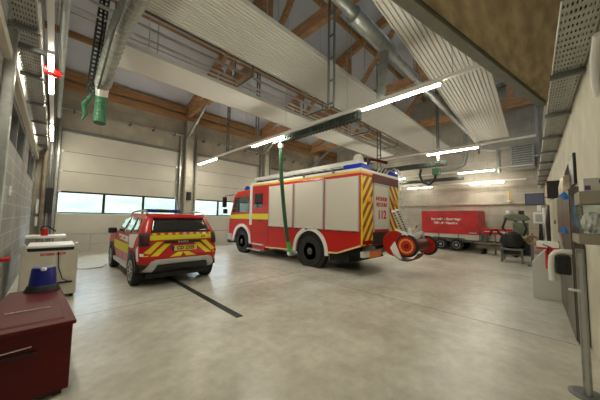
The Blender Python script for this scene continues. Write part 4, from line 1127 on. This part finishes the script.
pm = thing('paper_roll_strip', (3.78, -.14, 1.55), 'narrow white and blue film hanging between the two blue gloves', 'film')
MB().tube([(0, 0, 0), (.01, .01, .1), (0, -.005, .2), (.005, .01, .3)], [.012, .018, .014, .02], 8).build('film', 'clear', pm)
MB().tube([(0, -.02, 0), (0.01, -.01, .15), (0, -.02, .28)], .01, 6).build('blue_edge', 'glove', pm)
# wall board plates left of right-hand wall below shelf
wb = thing('wall_panel', (3.0, yr(3.0), .1), 'pale timber-grey upright board on the right wall below the shelf', 'board', rz=ang)
MB().box(.0, .42, 0, .02, 0, 1.28).build('board', 'beige', wb)
MB().box(.50, .85, 0, .02, 0, 1.28).build('board', 'col', wb)
cn = thing('white_conduit', (3.35, yr(3.35)+.015, 2.75), 'glossy white curved fitting high on the right wall at the picture edge', 'fitting', rz=ang)
MB().tube([(.12, 0, .0), (.1, .02, .12), (0, .03, .3), (-.2, .03, .42)], .03, 10).build('bend', 'white', cn, smooth=True)

# low grey cabinet with chamfered top
gc = thing('low_cabinet', (7.3, -.16, 0), 'pale grey low cabinet with chamfered corner beside the right wall', 'cabinet')
MB().prism([(-.0, 0), (.53, 0), (.53, .73), (.34, .98), (.0, .98)], 0, .6, 'x').build('cabinet_body', 'greyp', gc, bevel=.006)
MB().box(-.01, .0, .03, .50, .04, .70).build('front_panel', 'greyp', gc)
rwb = thing('equipment_case', (7.95, .06, .98), 'small white and red case lying on the pale grey low cabinet', 'case')
MB().box(-.05, .2, -.12, .25, .0, .17).build('case_body', 'white', rwb, bevel=.01)
MB().box(-.055, .205, -.125, .255, .0, .04).build('red_base', 'red', rwb)
MB().box(7.9-7.95, .2, -.1, .2, -.001, 0).build('foot_pad', 'black', rwb)
MB().tube([(-.04, -.1, .16), (-.02, -.2, .24), (.1, -.3, .1)], .018, 8).build('black_hose', 'black', rwb)
fe = thing('fire_extinguisher', (6.9, .0, .98), 'red fire extinguisher hanging beside the pale grey cabinet', 'fire extinguisher')
fe.location = (7.2, .09, .64)
MB().lathe([(0, .06), (.02, .07), (.36, .07), (.42, .03), (.45, .03)], (0, 0, 0), 'z', 20).build('cylinder', 'red', fe, smooth=True)
MB().bar((0, 0, .45), (0, .1, .49), .02, .02).tube([(0, 0, .44), (-.06, .03, .40), (-.09, .02, .2)], .012, 8).build('valve', 'black', fe)
MB().box(-.073, -.06, -.03, .03, .14, .26).build('label_plate', 'white', fe)
MB().box(.05, .1, -.05, .05, .1, .16).build('wall_bracket', 'dsteel', fe)

# far corner: workbench, bench machine, screen, notice board
wbn = thing('workbench', (13.2, 1.1, 0), 'dark workbench under the wall screen in the far right corner', 'workbench')
MB().box(-.3, .4, -.5, .45, .86, .92).build('bench_top', 'plank', wbn)
k = MB()
for xx in (-.26, .36):
    for yy in (-.46, .41): k.box(xx-.03, xx+.03, yy-.03, yy+.03, 0, .86)
k.build('leg', 'dsteel', wbn)
MB().box(-.25, .35, -.45, .4, .25, .3).build('lower_shelf', 'plank', wbn)
MB().box(-.24, .3, -.44, .40, .3, .84).build('tool_crate', 'black', wbn)
dp = thing('bench_drill', (13.1, 1.05, .92), 'olive green bench machine with hoses on the far workbench', 'machine')
MB().box(-.2, .25, -.15, .25, 0, .05).build('machine_base', 'dsteel', dp)
MB().cyl((.05, .05, .05), (.05, .05, .95), .05).build('column', 'dsteel', dp, smooth=True)
MB().prism([(-.42, .74), (-.30, .90), (.1, .98), (.34, .92), (.40, .76), (.2, .70), (-.2, .68)], -.22, .22, 'x').build('head', 'machine', dp, bevel=.04)
MB().box(-.18, .18, -.34, .12, .12, .62).build('motor_block', 'machine', dp, bevel=.04)
MB().lathe([(0, .11), (.14, .11), (.17, .07)], (-.02, .22, .92), 'z', 16).build('pulley_cover', 'alu', dp, smooth=True)
MB().lathe([(0, .09), (.16, .09)], (-.02, -.15, .92), 'z', 16).build('pulley_cover', 'black', dp, smooth=True)
k = MB(); k.tube([(-.2, .3, .8), (-.25, .42, .4), (-.2, .2, .1), (-.1, .0, .25)], .04, 10).tube([(-.2, -.2, .7), (-.25, -.3, .4), (-.2, -.2, .1)], .03, 10); k.build('hose', 'black', dp, smooth=True)
bg = thing('black_holdall', (12.7, 1.3, .0), 'black bag and coiled hose heaped in front of the far workbench', 'bag')
bg.location = (12.75, 1.2, .55)
bg.scale = (1.15, 1.35, 1.25)
MB().lathe([(0, .12), (.05, .22), (.22, .27), (.42, .22), (.50, .1)], (0, 0, .0), 'z', 14).build('bag_body', 'black', bg, smooth=True)
MB().tube([(0, .2, .35), (-.05, .33, .55), (0, .45, .5), (0, .5, .35)], .03, 8).build('handle', 'black', bg)
st_ = thing('low_stand', (12.75, 1.2, 0), 'dark low stand carrying the black bag', 'stand')
MB().box(-.25, .25, -.35, .35, .48, .548).build('stand_top', 'dsteel', st_)
k = MB()
for xx in (-.2, .2):
    for yy in (-.3, .3): k.box(xx-.02, xx+.02, yy-.02, yy+.02, 0, .48)
k.build('leg', 'dsteel', st_)
oc = thing('hose_coil', (12.2, .62, .62), 'red-brown coil of cable left of the white framed board', 'coil')
k = MB()
for i in range(4): k.tube([(.02*i, (.17-.02*i)*math.cos(a_), (.17-.02*i)*math.sin(a_)) for a_ in [2*PI*j_/20 for j_ in range(21)]], .018, 6)
oc.location = (12.3, .58, .92)
k.build('coil', 'woodx', oc)
MB().bar((.08, 0, -.92), (.08, 0, .25), .05, .05).box(-.15, .2, -.15, .15, -.92, -.89).build('coil_stand', 'dsteel', oc)
tv = thing('wall_monitor', (13.0, .5, 2.22), 'slate blue flat screen hanging tilted in the far right corner', 'monitor')
b = MB(); m_ = Matrix.Translation(V((0, 0, .22))) @ Matrix.Rotation(math.radians(-10), 4, 'Y')
b.box(-.02, .03, -.27, .27, -.22, .22, m_); b.build('bezel', 'black', tv, bevel=.008)
b = MB(); b.box(-.026, -.02, -.25, .25, -.2, .2, m_); b.build('screen', 'screen', tv)
MB().bar((.03, 0, .25), (.3, -.35, .3), .03, .03).build('wall_arm', 'black', tv)
nb = thing('notice_board', (13.0, .38, 1.52), 'small white framed grey panel under the slate blue screen', 'board')
MB().box(-.02, .02, -.18, .18, 0, .42).build('frame', 'white', nb, bevel=.006)
MB().box(-.026, -.02, -.12, .12, .07, .34).build('inset', 'lcd', nb)
MB().box(-.03, .03, -.05, .06, .45, .68).build('dispenser', 'white', nb, bevel=.01)
pt = thing('hose_tower_pipe', (12.9, .26, 0), 'white and black vertical pipes beside the right wall in the far corner', 'pipe')
MB().cyl((0, 0, 0), (0, 0, 2.1), .045).build('white_pipe', 'white', pt, smooth=True)
MB().cyl((-.15, .1, .9), (-.12, .1, 1.5), .07, .04).build('black_head', 'black', pt, smooth=True)
MB().cyl((-.15, .1, .0), (-.15, .1, .9), .025).build('stem', 'steel', pt, smooth=True)
# red boom and planks beside the wall
rbm = thing('red_boom', (15.0, 2.5, 0), 'red steel boom on trestles right of the covered trailer', 'boom')
MB().box(-.12, .12, -1.25, -.02, .93, 1.22).build('boom', 'red', rbm, bevel=.02)
MB().box(-.13, -.12, -1.2, -.1, 1.06, 1.09).build('white_line', 'text_w', rbm)
k = MB()
for yy in (-1.1, -.5, -.15): k.box(-.05, .05, yy-.03, yy+.03, .0, .93)
k.build('trestle', 'dsteel', rbm)
ps = thing('plank_stack', (15.0, 1.9, 0), 'low stack of weathered planks on the floor under the red boom', 'planks')
for i, (z, yy) in enumerate(((.28, -.9), (.36, -.95), (.46, -.85))): MB().box(-.4, .25, yy, yy+1.7, z, z+.06).build('plank', 'plank', ps)
k = MB()
for yy in (-.7, .5): k.box(-.4, .25, yy, yy+.1, 0, .28)
k.build('support', 'dcav', ps)
sl_ = thing('wall_siren', (16.9, 1.6, 2.6), 'small yellow upright rod fitting on the back wall ledge', 'fitting')
MB().cyl((-.06, 0, 0), (-.06, 0, .55), .03).build('rod', 'ring', sl_)
MB().box(-.12, .1, -.07, .07, 0, .06).build('base', 'alu', sl_)

# ================================================================ LIGHT
w = bpy.data.worlds.new('world'); bpy.context.scene.world = w; w.use_nodes = True
bg_ = w.node_tree.nodes['Background']; bg_.inputs[0].default_value = (.72, .86, 1., 1); bg_.inputs[1].default_value = 10.
vs = bpy.context.scene.view_settings
vs.view_transform = 'Standard'; vs.look = 'None'; vs.gamma = 1; vs.exposure = .17; vs.use_curve_mapping = False
